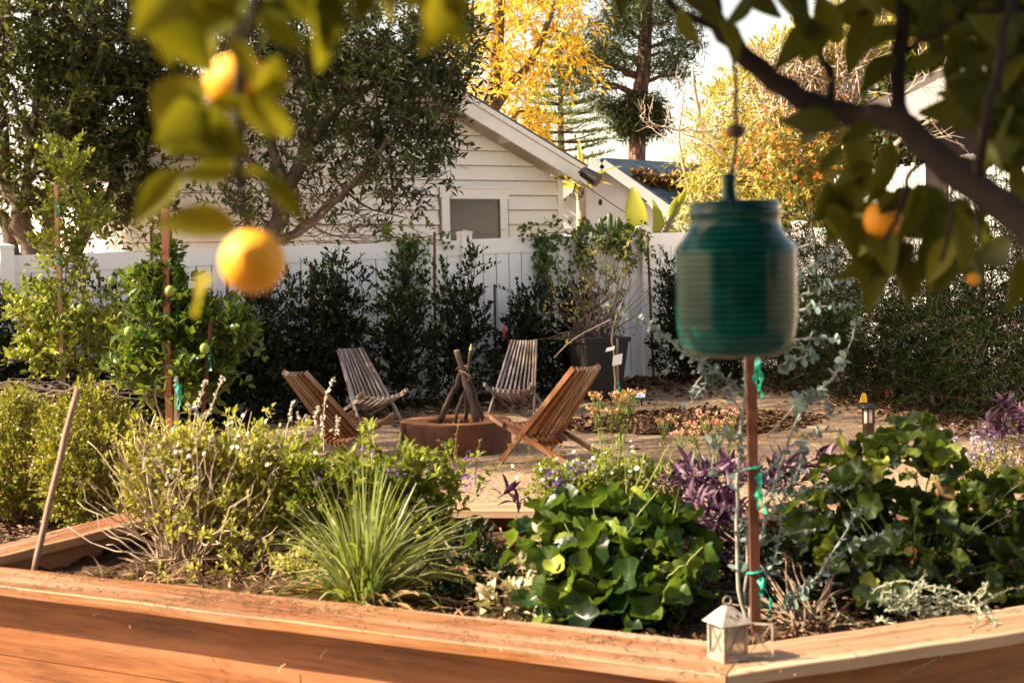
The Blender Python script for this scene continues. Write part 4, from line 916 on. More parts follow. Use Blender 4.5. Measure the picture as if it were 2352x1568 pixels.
# ================================================================ BED PLANTS
def bp_(x, y, z=.17): return A3(gp(x, y, z))
def bushy(name, label, cat, x, yb, blobs, d, n, ll, lw, mat, tpl=OVAL, tl=.12, stems=26, wm=None, wr=.005, extra=(), up=.35, droop=.1, upd=.45, base=None, wig=.008):
    base = bp_(x, yb) if base is None else base; mw, ml = MB(), MB()
    for (bx, by, bd, rx, ry, cnt) in blobs:
        c = pe(bx, by, bd, rx, ry); crown(mw, ml, [(c[0], c[1], cnt)], tl, n, ll, lw, tpl, r=.0018, out=.5, upd=upd, droop=droop, up=up)
        for j in range(max(2, int(stems / len(blobs)))):
            e = A3(c[0]) + rng.normal(size=3) * np.asarray(c[1]) * .55; c0 = base + V(rng.normal() * .05, rng.normal() * .04, 0); limb(mw, [c0, c0 + (e - c0) * .5 + V(0, 0, .06) + rng.normal(size=3) * .02, e], wr, wr * .35, 5, wig=wig)
    return plant(name, label, cat, base, mw, ml, mat, wmat=wm, extra=extra)
# 1 grey-twigged bush on the left
d = 6.8
fl_ = MB(); Pq = [A3(at(400 + rng.normal() * 25, 1090 + rng.normal() * 45, d - .25)) for _ in range(26)] + [A3(at(520 + rng.normal() * 90, 1000 + rng.normal() * 30, d - .25)) for _ in range(40)]
fl_.leaves(Pq, rv(len(Pq)), rv(len(Pq)), .022, .018, ROUND)
b1 = bushy('twiggy_sage_bush', 'sunlit bush of pale grey twigs and small yellow-green leaves, left in the raised bed', 'bush', 440, 1298,
      [(370, 1068, d, 65, 45, 78), (450, 1038, d, 80, 45, 120), (560, 1043, d, 80, 45, 120), (325, 1128, d, 50, 50, 48), (420, 1148, d, 100, 50, 114), (540, 1148, d, 100, 55, 144), (630, 1108, d, 70, 60, 114), (480, 1210, d - .1, 130, 40, 60), (610, 1200, d, 70, 50, 72)],
      d, 9, .030, .017, G_SAGE, tl=.11, stems=90, wm=G_PALETWIG, wr=.006, extra=[('flowers', fl_, G_WHT)], wig=.012)
mw = MB()
for j in range(110):
    a = rng.normal() * .8 - .05; L_ = .35 + .40 * rng.random(); c0 = bp_(440, 1298) + V(rng.normal() * .05, rng.normal() * .05, 0); e = c0 + V(math.sin(a) * L_ * .9, rng.normal() * .12, math.cos(a) * L_)
    P_ = limb(mw, [c0, (c0 + e) / 2 + rng.normal(size=3) * .05, e], .006, .0015, 5, wig=.01)
mw.build('bare_stems', G_PALETWIG, b1, smooth=True)
mw, ml = MB(), MB()
for j in range(95):
    x, y = rng.uniform(300, 690), rng.uniform(1020, 1200); c0 = A3(at(x, y, 6.75)); dx = (x - 480) / 200; e = c0 + V(dx * .10 + rng.normal() * .07, rng.normal() * .08, .05 + .14 * rng.random()); P_ = np.array(limb(mw, [c0, (c0 + e) / 2 + rng.normal(size=3) * .01, e], .0022, .0012, 4, wig=.004))
    twigs(None, ml, P_[2:], rv(len(P_) - 2) * V(1, 1, .3) + V(0, 0, .9), .03, 3, .034, .015, OVAL)
mw.build('loose_sprigs', G_PALETWIG, b1, smooth=True); ml.build('sprig_leaves', G_SAGE, b1, smooth=True)
# silvery flower spikes rising from the same clump
def spikes(lst, name, label, mat, smat, r=.006, cat='plant', wsp=.010):
    mw, ml = MB(), MB(); b0 = None
    for (x0, y0, x1, y1, d) in lst:
        a, b_ = A3(at(x0, y0, d)), A3(at(x1, y1, d)); b0 = a if b0 is None else b0; mid_ = (a + b_) / 2 + rng.normal(size=3) * .012
        P_ = np.array(limb(mw, [a, mid_, b_], .003, .0018, 4, wig=.003)); q = P_[len(P_) // 2:]; q = np.repeat(q, 8, 0) + rng.normal(size=(len(q) * 8, 3)) * .004
        D = rv(len(q)) + V(0, 0, .3); ml.leaves(q, D, rv(len(q)), wsp * 1.4, wsp, ROUND)
    return plant(name, label, cat, b0, mw, ml, mat, wmat=smat, lname='flower_spike')
spikes([(440, 1010, 470, 875, 6.6), (450, 1020, 512, 872, 6.6), (470, 1000, 430, 930, 6.6), (655, 1010, 672, 925, 7.3), (700, 1010, 706, 955, 7.3), (740, 1010, 765, 872, 7.3), (722, 1010, 730, 940, 7.3), (745, 1040, 742, 955, 7.2), (690, 1010, 684, 950, 7.3), (765, 1010, 775, 960, 7.3), (640, 1020, 600, 1000, 7.1)],
       'silver_flower_spikes', 'pale woolly flower spikes standing above the twiggy bush', leafmat('woolly_spike', [(.42, .36, .32), (.62, .56, .50), (.75, .72, .68)], .2, rough=.8), G_PALETWIG)
# 2 greener bush with violet flowers
d = 6.75; fl_ = MB(); Pq = [A3(at(x + rng.normal() * 9, y + rng.normal() * 7, d - .3)) for x, y in ((730, 1100), (1075, 1115), (845, 1045), (905, 1090), (1090, 1095), (1078, 1050)) for _ in range(9)]
fl_.leaves(Pq, rv(len(Pq)), rv(len(Pq)), .022, .011, OVAL)
bushy('violet_flowered_bush', 'green leafy bush with a few violet flowers between the twiggy bush and the grass clump', 'bush', 810, 1300,
      [(710, 1099, d, 50, 40, 45), (800, 1094, d + .1, 70, 36, 58), (890, 1119, d + .1, 70, 40, 52), (970, 1144, d, 60, 45, 45), (700, 1160, d, 80, 50, 65), (830, 1140, d, 100, 50, 78), (940, 1190, d, 90, 50, 58), (760, 1230, d, 110, 45, 58), (1020, 1160, d, 40, 60, 26)],
      d, 7, .042, .024, G_LANT, tl=.12, stems=60, extra=[('flowers', fl_, G_VIO)])
mw, ml = MB(), MB()
for j in range(80):
    x, y = rng.uniform(660, 1050), rng.uniform(1075, 1190); c0 = A3(at(x, y, 6.7)); e = c0 + V(rng.normal() * .08, rng.normal() * .08, .04 + .15 * rng.random()); P_ = np.array(limb(mw, [c0, (c0 + e) / 2 + rng.normal(size=3) * .01, e], .002, .0012, 4, wig=.004))
    twigs(None, ml, P_[2:], rv(len(P_) - 2) * V(1, 1, .3) + V(0, 0, .8), .03, 3, .045, .018, OVAL)
b2 = [o for o in C.objects if o.name == 'violet_flowered_bush'][0]; mw.build('loose_sprigs', G_PALETWIG, b2, smooth=True); ml.build('sprig_leaves', G_LANT, b2, smooth=True)
spikes([(1030, 1120, 1055, 965, 7.0), (1060, 1120, 1048, 1000, 7.0), (1090, 1110, 1102, 1010, 7.0), (1160, 1060, 1185, 1000, 7.1), (1020, 1090, 1005, 1010, 7.0), (1185, 1085, 1215, 1030, 7.0), (860, 1060, 850, 1000, 7)], 'seed_stalks', 'thin brown seed stalks in front of the rusty fire pit', G_DRY, G_DRY, wsp=.006)
# 3 grass clump
gb = bp_(838, 1400); ml, mw = MB(), MB(); nb_ = 330
for j in range(nb_):
    a = rng.random() * 6.3; e_ = abs(rng.normal()) * .75; e_ = min(e_, 1.55); L_ = (.30 + .34 * rng.random()) * (1 - .10 * e_)
    if rng.random() < .25 and abs(e_) > .5: L_ *= 1.15
    c0 = gb + V(math.cos(a), math.sin(a), 0) * .06 * rng.random() ** .5; h = V(math.cos(a), math.sin(a) * .8, 0) + V(.12, 0, 0); P_ = []
    seg = 6; p = c0.copy(); ang = e_ * .55
    for t in range(seg + 1): P_.append(p.copy()); p = p + (h * math.sin(ang) + V(0, 0, math.cos(ang))) * L_ / seg; ang += (.06 + .30 * e_) * (rng.random() * 1.5) * .9; h = nrm(h + rng.normal(size=3) * V(.09, .09, 0)) * np.linalg.norm(h)
    P_ = np.array(P_); wd = .0062 * (.7 + .6 * rng.random()); sd = nrm(np.cross(h, V(0, 0, 1)) + rng.normal(size=3) * .5)
    vs = []; 
    for t in range(seg + 1): q = wd * (1 - (t / seg) ** 2 * .85); vs += [P_[t] - sd * q, P_[t] + sd * q]
    ml.quadlist(vs, [(2 * t, 2 * t + 1, 2 * t + 3, 2 * t + 2) for t in range(seg)], rng.random())
md = MB()
for j in range(90):
    a = rng.random() * 6.3; c0 = gb + V(math.cos(a), math.sin(a), 0) * .05; L_ = .15 + .3 * rng.random(); md.leaves([c0], [V(math.cos(a), math.sin(a), .25 + .6 * rng.random())], [V(0, 0, 1) + rng.normal(size=3) * .5], [L_], .012, blade_leaf(6, .1, .35 + .5 * rng.random()))
plant('ornamental_grass', 'arching clump of long narrow green grass blades behind the front cap board', 'grass clump', gb, None, ml, G_GRASS, lname='blades', extra=[('dry_blades', md, STRAW)])
# 4 big-leaved bergenia
PADS = [pad_leaf(26, 6, .40, .075, seed=k) for k in range(9)]
def padplant(name, label, cat, base, spots, size, mat, pads, dry=None, droopz=.0, stemr=.004, smat=None, stp=.5):
    mw = MB(); ml = MB(); md = MB()
    for (x, y, d, s_, tilt) in spots:
        p = A3(at(x, y, d)); out = nrm((p - base) * V(1, 1, 0) + rng.normal(size=3) * V(.3, .3, 0) + V(0, -.001, 0)); 
        if tilt is None: tilt = rng.normal() * .5 + .55
        N = nrm(V(0, 0, 1) * math.cos(tilt) + out * math.sin(tilt) + rng.normal(size=3) * .3); D = nrm(out - N * (out @ N) + rng.normal(size=3) * .15)
        L_ = size * s_; tgt = md if (dry and rng.random() < dry) else ml; q = p - D * L_ * .5
        tgt.leaves([q], [D], [N], L_, L_ * (.85 + .25 * rng.random()), pads[rng.integers(len(pads))])
        if rng.random() < stp: limb(mw, [base + V(rng.normal() * .06, rng.normal() * .05, 0), (base + q) / 2 + V(0, 0, .04), q], stemr, stemr * .6, 5, wig=.004)
    return plant(name, label, cat, base, mw, ml, mat, wmat=smat or simple(name + '_stalk', (.16, .20, .06), .6), extra=[('withered_leaves', md, G_DRY)])
base = bp_(1400, 1440); spots = []
for _ in range(430):
    x, y = 1400 + rng.normal() * 118, 1300 + rng.normal() * 78
    if ((x - 1400) / 250) ** 2 + ((y - 1305) / 180) ** 2 > 1 or y > 1455: continue
    spots.append((x, y, 5.95 - (y - 1150) / 320 * .75 + rng.normal() * .12, rng.choice([.55, .75, .95, 1.15]) + .2 * rng.random(), None))
spots += [(1190, 1225, 5.9, 1.15, .9), (1415, 1300, 5.4, 1.15, 1.2), (1240, 1170, 6.0, 1.3, .8), (1390, 1150, 6.0, 1.35, .9), (1330, 1180, 5.95, 1.3, .7), (1310, 1260, 5.6, 1.1, 1.2), (1270, 1210, 5.7, 1.1, 1.1), (1160, 1290, 5.7, .9, .9), (1080, 1250, 6.0, 1.1, .8), (1500, 1190, 5.9, 1.25, .6), (1560, 1240, 5.8, 1.2, .6), (1620, 1250, 5.8, 1.1, .5)]
padplant('bergenia', 'large clump of broad glossy bergenia leaves in the middle of the raised bed', 'plant', base, spots, .118, G_BERG, PADS, stp=.15, smat=simple('bergenia_stem', (.08, .11, .03), .6))
mw, ml = MB(), MB(); b0 = bp_(1230, 1400)
O = np.array([A3(at(1230 + rng.normal() * 60, 1370 + rng.normal() * 40, 5.5)) for _ in range(60)]); twigs(mw, ml, O, rv(60) + V(0, 0, .3), .09, 5, .045, .022, BLADE, r=.002)
plant('withered_leaf_clump', 'small clump of curled withered pale leaves left below the bergenia', 'plant', b0, mw, ml, leafmat('pale_withered', [(.30, .16, .08), (.50, .42, .28), (.66, .66, .55)], .3))
# 5 white-flowered shrub behind the bergenia
d = 7.0; fl_ = MB(); Pq = np.array([A3(at(1380 + rng.normal() * 85, 1085 + rng.normal() * 28, d - .2 * rng.random())) for _ in range(130)]); fl_.leaves(Pq, rv(130) + V(0, 0, .5), rv(130), .024, .016, OVAL)
fv = MB(); Pq = np.array([A3(at(x + rng.normal() * 14, y + rng.normal() * 7, d - .25)) for x, y in ((1262, 1085), (1290, 1112), (1330, 1075)) for _ in range(30)]); fv.leaves(Pq, rv(len(Pq)), rv(len(Pq)), .02, .01, OVAL)
bushy('white_flowered_shrub', 'low light-green shrub with white buds and violet heads behind the bergenia', 'shrub', 1370, 1210,
      [(1280, 1110, d, 60, 40, 80), (1370, 1090, d, 70, 35, 110), (1460, 1100, d, 60, 40, 80), (1530, 1110, d, 40, 40, 40), (1330, 1140, d - .1, 90, 30, 60), (1450, 1150, d - .1, 90, 30, 60)], d, 8, .028, .018, G_LANT, tl=.09, stems=40, base=A3(gp(1370, 1235, .17)), extra=[('white_flowers', fl_, G_WHT), ('violet_flowers', fv, G_VIO)])
# flat-topped yarrow stalks
G_UMB = leafmat('umbel', [(.30, .12, .06), (.45, .25, .12), (.55, .40, .20)], .2)
def umbels(lst, name, label, col):
    mw, ml = MB(), MB(); b0 = None
    for (x0, y0, x1, y1, d) in lst:
        a, b_ = A3(at(x0, y0, d)), A3(at(x1, y1, d)); b0 = a if b0 is None else b0; P_ = limb(mw, [a, (a + b_) / 2 + V(.01, 0, 0), b_], .004, .0025, 5, wig=.002)
        for j in range(9):
            t = b_ + V(rng.normal() * .03, rng.normal() * .03, .02 + .02 * rng.random()); mw.tube([P_[-3], t], [.002, .0014], 4, cap=False); q = t + rng.normal(size=(14, 3)) * .006; ml.leaves(q, rv(14) + V(0, 0, 1), rv(14), .009, .008, ROUND)
        k = 5; q = np.array(P_)[2:2 + k]; mb2 = rv(k) * V(1, 1, .3) + V(0, 0, .6)
        twigs(None, ml if False else mw, q, mb2, .05, 4, .03, .004, STRIP)
    return plant(name, label, 'plant', b0, mw, ml, col, wmat=leafmat(name + '_stem', [(.10, .17, .03), (.22, .30, .06), (.3, .36, .1)], .2), lname='flower_head')
umbels([(1395, 1110, 1372, 925, 6.9), (1405, 1110, 1400, 960, 6.9), (1412, 1120, 1432, 920, 6.9), (1408, 1100, 1450, 918, 6.9), (1385, 1090, 1366, 955, 6.9), (1420, 1100, 1420, 935, 6.9), (1510, 1120, 1525, 980, 6.9)], 'yarrow', 'tall green yarrow stalks with brownish heads rising before the right chair', G_UMB)
umbels([(1600, 1110, 1585, 990, 7.2), (1620, 1110, 1640, 985, 7.2), (1640, 1110, 1610, 965, 7.2), (1600, 1120, 1600, 1010, 7.2), (1660, 1110, 1675, 990, 7.2), (1630, 1100, 1655, 1010, 7.2), (1570, 1110, 1560, 1010, 7.2), (1650, 1110, 1690, 960, 7.2)], 'pink_yarrow', 'group of pinkish yarrow heads left of the staked eucalyptus', leafmat('pink_umbel', [(.40, .14, .12), (.60, .28, .22), (.62, .42, .28)], .2))
# long thin leaning stems in the bergenia
mw = MB()
for (x0, y0, x1, y1, d) in ((1350, 1330, 1545, 1080, 5.7), (1500, 1340, 1560, 1120, 5.8), (1440, 1170, 1430, 1000, 6.0), (1530, 1330, 1615, 1255, 5.4), (1430, 1260, 1480, 1040, 6.1), (1410, 1250, 1540, 1020, 6.1)):
    limb(mw, [A3(at(x0, y0, d)), A3(at((x0 + x1) / 2, (y0 + y1) / 2, d)), A3(at(x1, y1, d))], .0045, .0025, 5, wig=.003)
tag(mw.build('flower_stems', leafmat('green_stem', [(.24, .28, .06), (.3, .34, .08)], .2), loc=A3(at(1430, 1260, 6)), smooth=True), 'bare yellow-green stems leaning over the big-leaved bergenia', 'stems', kind='stuff')
# 6 purple heart
def purple(lst, label):
    mw, ml = MB(), MB(); b0 = None
    for (x, y, d, L_) in lst:
        p = A3(at(x, y, d)); b0 = p if b0 is None else b0; D = nrm(rv(1) * V(1, .6, .5) + V(0, 0, .45)); twigs(mw, ml, p[None] - D * L_ * .5, D, L_, 6, .10, .024, BLADE, r=.004, splay=.8, droop=.2, up=.25)
    return plant('purple_heart', label, 'plant', b0 - V(0, 0, .15), mw, ml, G_PURP, wmat=simple('purple_stem', (.10, .04, .08), .6))
purple([(rng.uniform(1540, 1700), rng.uniform(1070, 1180), rng.uniform(6.4, 6.9), .18) for _ in range(34)] + [(rng.uniform(1560, 1680), rng.uniform(1150, 1330), rng.uniform(5.9, 6.3), .18) for _ in range(22)], 'purple-leaved trailing plant between the bergenia and the staked eucalyptus')
purple([(rng.uniform(1740, 1900), rng.uniform(1040, 1120), rng.uniform(6.6, 7.0), .18) for _ in range(22)], 'purple-leaved plant right of the eucalyptus stake, behind the geranium')
purple([(rng.uniform(2270, 2400), rng.uniform(920, 1010), rng.uniform(7.0, 7.4), .22) for _ in range(16)], 'tall purple-leaved plant at the right edge above the lavender')
purple([(1160, 1130, 6.9, .1), (1190, 1150, 6.9, .1)], 'two small purple shoots in front of the sunlit gravel patch')
# 7 geranium
GP_ = [pad_leaf(24, 5, .30, .09, lobes=5, lobe=.28, seed=k + 10) for k in range(4)]
base = bp_(2090, 1380); spots = []
def geran_in(x, y):
    top = np.interp(x, [1780, 1850, 1930, 2010, 2050, 2130, 2200, 2260, 2420], [1200, 1110, 1030, 1005, 965, 960, 1060, 1110, 1060]); return y > top
while len(spots) < 700:
    x, y = rng.uniform(1770, 2480), rng.uniform(930, 1400)
    if geran_in(x, y) and y < 1180 + (x - 1770) * .9: spots.append((x, y, 6.35 - (y - 930) / 470 * .85 + rng.normal() * .15, .65 + .6 * rng.random(), None))
spots += [(2170, 1040, 6.0, 1.3, 1.0), (1935, 1105, 5.8, 1.3, 1.1), (1910, 1060, 6.2, 1.1, .9), (2050, 1240, 5.5, 1.2, 1.2), (2110, 965, 6.4, 1.25, .8), (2040, 1010, 6.4, 1.2, .8)]
padplant('geranium', 'big leafy geranium bush filling the right side of the raised bed', 'plant', base, spots, .092, G_GERA, GP_, dry=.03, stp=.10, smat=simple('geranium_stem', (.07, .09, .025), .6))
# 8 lavender / white catmint
ml2 = MB(); mw = MB(); b0 = A3(gp(2240, 1150, .17)); 
for j in range(64):
    x = rng.uniform(2140, 2420); c0 = A3(at(x, 1100 + rng.random() * 30, 7.0)); h = c0 + V(rng.normal() * .05, rng.normal() * .05, .12 + .16 * rng.random()); P_ = np.array(limb(mw, [c0, (c0 + h) / 2, h], .002, .0014, 4, wig=.002))
    q = np.repeat(P_[4:], 6, 0); q = q + rng.normal(size=q.shape) * .004; ml2.leaves(q, rv(len(q)) + V(0, 0, .4), rv(len(q)), .013, .009, ROUND)
ml = MB(); crown(mw, ml, [(A3(at(2230, 1090, 7.0)), (.2, .15, .10), 120), (A3(at(2330, 1070, 7.0)), (.2, .15, .12), 120)], .1, 9, .022, .008, OVAL, r=.0015)
plant('lavender', 'bright lavender spikes with small pale leaves at the right, behind the geranium', 'plant', b0, mw, ml, G_SAGE, extra=[('flowers', ml2, G_LAV)])
# 9 eucalyptus sapling
d = 5.3; base = A3(at(1722, 1440, d)); mw, ml = MB(), MB(); EW = simple('eucalyptus_bark', (.34, .34, .29), .7, var=.4, scale=14)
def eb(pts, r0, r1, leafy=0.0, ls=.03, sp=.014):
    P_ = np.array(limb(mw, [A3(at(*p)) for p in pts], r0, r1, 6, wig=.003)); n0 = min(int(len(P_) * (1 - leafy)), len(P_) - 2)
    seg = np.linalg.norm(np.diff(P_, axis=0), axis=1).sum() * leafy; k = int(seg / sp) if leafy else 0; tt = np.linspace(n0, len(P_) - 1.001, k); i = tt.astype(int); f_ = (tt - i)[:, None]
    q = P_[i] * (1 - f_) + P_[i + 1] * f_; D = nrm(P_[i + 1] - P_[i]); e1, e2 = perp(D); a = np.arange(k) * PI / 2 + rng.random() * 3
    o_ = e1 * np.cos(a)[:, None] + e2 * np.sin(a)[:, None]
    sz = ls * np.linspace(1.1, .55, k) * (.7 + .5 * rng.random(k))
    for sg in (1, -1):
        kp = rng.random(k) < .86; ml.leaves(q[kp], (o_ * sg + D * .25 + rng.normal(size=(k, 3)) * .35)[kp], (D + rng.normal(size=(k, 3)) * .6)[kp], sz[kp], sz[kp] * .9, ROUND)
eb([(1722, 1440, d), (1700, 1350, d), (1693, 1150, d), (1700, 1000, d), (1712, 860, d), (1705, 700, d)], .009, .005, .75, .03, .03)
eb([(1722, 1430, d), (1732, 1330, d), (1750, 1220, d), (1790, 1080, d), (1830, 960, d), (1900, 880, d), (1935, 830, d)], .009, .003, .7, .03, .022)
eb([(1712, 1390, d), (1720, 1210, d), (1740, 1110, d), (1800, 1040, d)], .007, .002, .8, .03)
eb([(1706, 900, d), (1640, 850, d), (1560, 800, d), (1480, 740, d), (1390, 700, d)], .006, .0025, .85, .034, .017)
eb([(1705, 960, d), (1670, 880, d), (1620, 860, d), (1590, 900, d)], .004, .002, .8)
eb([(1640, 850, d), (1610, 900, d), (1570, 935, d)], .003, .0015, .9, .04)
eb([(1900, 880, d), (1940, 820, d), (1960, 760, d), (1972, 730, d)], .003, .0015, .9, .028)
eb([(1760, 1000, d), (1830, 930, d), (1880, 900, d), (1905, 950, d)], .004, .002, .7, .045)
eb([(1712, 1010, d), (1640, 1000, d), (1640, 1090, d)], .004, .002, .8, .04)
eb([(1740, 1170, d), (1830, 1090, d), (1850, 1000, d), (1935, 990, d)], .005, .002, .8, .036)
eb([(1750, 1220, d), (1790, 1150, d), (1880, 1120, d), (1950, 1120, d)], .004, .002, .8, .03)
eb([(1800, 1400, d), (1880, 1320, d), (1960, 1250, d), (2080, 1215, d)], .005, .0015, .95, .034, .016)
eb([(1800, 1400, d), (1850, 1340, d), (1930, 1340, d)], .003, .0015, .9, .026, .016)
eb([(1880, 1320, d), (1960, 1190, d), (1985, 1170, d)], .003, .0015, .7, .03)
eb([(1730, 1260, d), (1800, 1230, d), (1900, 1210, d)], .003, .0012, .9, .022, .02)
eb([(1722, 1400, d), (1780, 1280, d), (1800, 1160, d)], .004, .002, .8, .03)
eb([(1735, 1400, d), (1760, 1300, d), (1840, 1380, d)], .003, .001, .8, .02)
for (y, x1, y1) in ((640, 1940, 560), (680, 1960, 640), (700, 1960, 700), (760, 1925, 780), (820, 1700, 780), (560, 1860, 540)): eb([(1790, y + 20, d + .15), (1870, (y + y1) / 2 + 6, d + .1), (x1, y1, d + .1)], .004, .002, .9, .036, .013)
eb([(1705, 700, d), (1740, 690, d + .1), (1800, 660, d + .15)], .005, .003, 0)
euc = plant('eucalyptus_sapling', 'silvery round-leaved eucalyptus sapling tied to a stake below the green jar', 'sapling', base, mw, ml, G_EUC, wmat=EW, wname='trunk', lname='leaves')
stake(1723, 740, 1737, 1500, 5.22, 5.22, .033, 'long reddish stake with green tape ties below the hanging green jar', (.90, .55, .235))
# 10 silvery trailing plant over the cap
mw, ml = MB(), MB(); EG = []
def trail(pts, ls=.02, sp=.01, r=.0022):
    P_ = np.array(limb(mw, [A3(at(*p)) for p in pts], r, r * .6, 5, wig=.004)); seg = np.linalg.norm(np.diff(P_, axis=0), axis=1).sum(); k = max(int(seg / sp), 3); tt = np.linspace(0, len(P_) - 1.001, k); i = tt.astype(int); f_ = (tt - i)[:, None]
    q = P_[i] * (1 - f_) + P_[i + 1] * f_; ml.leaves(q, rv(k) + V(0, 0, .1), rv(k) + V(0, 0, .6), ls * (.6 + .6 * rng.random(k)), ls * .45, OVAL)
trail([(1990, 1400, 5.2), (2010, 1350, 5.1), (2080, 1335, 5.0), (2160, 1370, 4.95), (2240, 1400, 4.9), (2290, 1430, 4.8), (2250, 1470, 4.65), (2180, 1500, 4.6), (2080, 1550, 4.55)])
trail([(2060, 1400, 5.1), (2120, 1350, 5.0), (2200, 1360, 4.95), (2250, 1410, 4.85), (2230, 1450, 4.7)])
trail([(2020, 1420, 5.1), (2060, 1440, 4.9), (2050, 1490, 4.75), (1990, 1530, 4.65), (1960, 1560, 4.6)], .022)
trail([(1980, 1430, 5.15), (1900, 1430, 5.1), (1860, 1400, 5.1), (1840, 1360, 5.1)], .018, .02)
trail([(1985, 1440, 5.1), (1930, 1410, 5.1), (1910, 1370, 5.1)], .018, .02); trail([(2230, 1400, 5.1), (2300, 1360, 5.1), (2352, 1345, 5.1)], .018, .02)
for j in range(26): x, y = rng.uniform(1990, 2270), rng.uniform(1360, 1430); trail([(x, y, 5.0), (x + rng.normal() * 30, y + rng.normal() * 20 - 5, 4.95), (x + rng.normal() * 60, y + rng.normal() * 25, 4.95)], .02, .009)
plant('silver_trailing_plant', 'silvery-leaved trailing plant creeping over the right cap board', 'plant', bp_(2050, 1440), mw, ml, G_SILV, wmat=simple('silver_stem', (.42, .38, .26), .7))
# filler greens between the big plants
bushy('low_filler_plant', 'dark low foliage filling the bed between eucalyptus and geranium', 'plant', 1850, 1440, [(1820, 1320, 5.9, 90, 90, 150), (1690, 1300, 6.2, 90, 90, 130), (1950, 1360, 5.7, 110, 70, 130), (1580, 1400, 5.7, 70, 50, 60)], 5.9, 7, .035, .018, G_HEDGE, tl=.12, stems=30)
bushy('dark_undergrowth', 'dark low leafy growth between the grass clump and the big-leaved bergenia', 'plant', 1060, 1330, [(1060, 1280, 6.4, 90, 60, 130), (1110, 1340, 5.9, 90, 45, 90), (980, 1230, 6.7, 60, 50, 70), (1000, 1370, 5.95, 90, 30, 40)], 6.2, 7, .04, .02, G_HEDGE, tl=.12, stems=24, base=bp_(1060, 1350))
bushy('low_groundcover', 'sparse low brownish groundcover in front of the twiggy bush', 'plant', 600, 1310, [(600, 1270, 6.6, 120, 25, 60), (720, 1290, 6.4, 90, 30, 60), (480, 1310, 6.5, 120, 14, 30)], 6.5, 6, .03, .014, G_SAGE, tl=.09, stems=20, base=bp_(600, 1310))
# ================================================================ LANTERN, STICK
lc = cp(1672, 1512); lc[2] = ZC + .001; LP = simple('chipped_white_paint', (.50, .45, .38), .6, var=.35, scale=60, col2=(.16, .11, .08))
lan = thing('candle_lantern', 'small weathered white metal candle lantern with its door open, on the bed corner', 'lantern', lc); ang = .45
ex, ey = V(math.cos(ang), math.sin(ang), 0), V(-math.sin(ang), math.cos(ang), 0); hw, hz = .040, .105
mb = MB(); mb.obox(lc + V(0, 0, .005), ex * .09, ey * .09, up * .010); mb.build('base', LP, lan)
for a in (-1, 1):
    for b2 in (-1, 1): mb = MB(); mb.obox(lc + ex * a * hw + ey * b2 * hw + up * (.01 + hz / 2), ex * .008, ey * .008, up * hz); mb.build('corner_post', LP, lan)
def pane(c0, ax, name, th):
    mb = MB(); w2 = hw - .004; z0, z1 = .012, hz + .006
    for z in (z0 + .003, z1): mb.beam(c0 - ax * w2 + up * z, c0 + ax * w2 + up * z, .004, .005)
    for s_ in (1, -1): mb.beam(c0 - ax * w2 * s_ + up * z0, c0 + ax * w2 * s_ + up * z1, .0025, .003, tuple(np.cross(ax, up)))
    return mb
for (c0, ax) in ((lc - ey * hw, ex), (lc + ey * hw, ex), (lc - ex * hw, ey)): pane(c0, ax, 'cross_bars', 0).build('side_bars', LP, lan)
GL, n, b, out = mat_new('dusty_glass'); b.inputs['Base Color'].default_value = (.75, .70, .60, 1); b.inputs['Roughness'].default_value = .3; b.inputs['Transmission Weight'].default_value = .7; b.inputs['IOR'].default_value = 1.1
for (c0, ax) in ((lc - ey * (hw - .005), ex), (lc + ey * (hw - .005), ex), (lc - ex * (hw - .005), ey)):
    mb = MB(); mb.obox(c0 + up * (.01 + hz / 2), ax * .072, np.cross(ax, up) * .0015, up * (hz - .006)); mb.build('glass_pane', GL, lan)
dd = nrm(ex * .75 - ey * .65); hc = lc + ex * hw + ey * (-hw) ; dc = hc + dd * (hw)
do = pane(dc, dd, 'door', 0); 
for s_ in (-1, 1): do.obox(dc + dd * s_ * hw * .95 + up * (.01 + hz / 2), dd * .006, np.cross(dd, up) * .005, up * hz)
do.build('door', LP, lan)
mb = MB(); e = .056; rb = [lc + ex * a * e + ey * b2 * e + up * (hz + .008) for a, b2 in ((-1, -1), (1, -1), (1, 1), (-1, 1))]; tp = [lc + ex * a * .012 + ey * b2 * .012 + up * (hz + .056) for a, b2 in ((-1, -1), (1, -1), (1, 1), (-1, 1))]
mb.quadlist(rb + tp, [(0, 1, 5, 4), (1, 2, 6, 5), (2, 3, 7, 6), (3, 0, 4, 7), (4, 5, 6, 7), (3, 2, 1, 0)]); rf = mb.build('roof', LP, lan)
for a in (-.012, .012): mb = MB(); q = (rb[0] + rb[1]) / 2 * .5 + (tp[0] + tp[1]) / 2 * .5 + ex * a; mb.tube([q - ey * .003, q + ey * .001], .0035, 8); mb.build('vent_hole', M_BLACK, rf)
mb = MB(); c0 = lc + up * (hz + .06); mb.tube([c0 + ex * (.014 * math.cos(t)) + up * (.012 + .014 * math.sin(t)) for t in np.linspace(-.9, PI + .9, 14)], .0022, 5); mb.tube([c0 - up * .01, c0 + up * .004], .006, 8); mb.build('ring_handle', LP, lan)
mb = MB(); a, b_ = A3(at(72, 1330, 6.35)), A3(at(178, 896, 6.75)); mb.tube([a + (b_ - a) * t + rng.normal(size=3) * .002 for t in np.linspace(0, 1, 9)], [.0145] * 8 + [.0135], 10)
tag(mb.build('wooden_pole', wood('pole_wood', [(.14, .08, .05), (.25, .15, .10), (.34, .22, .15)], 2, 'Z', rough=.7), loc=a, smooth=True), 'thin weathered wooden pole leaning out of the left corner of the raised bed', 'pole')
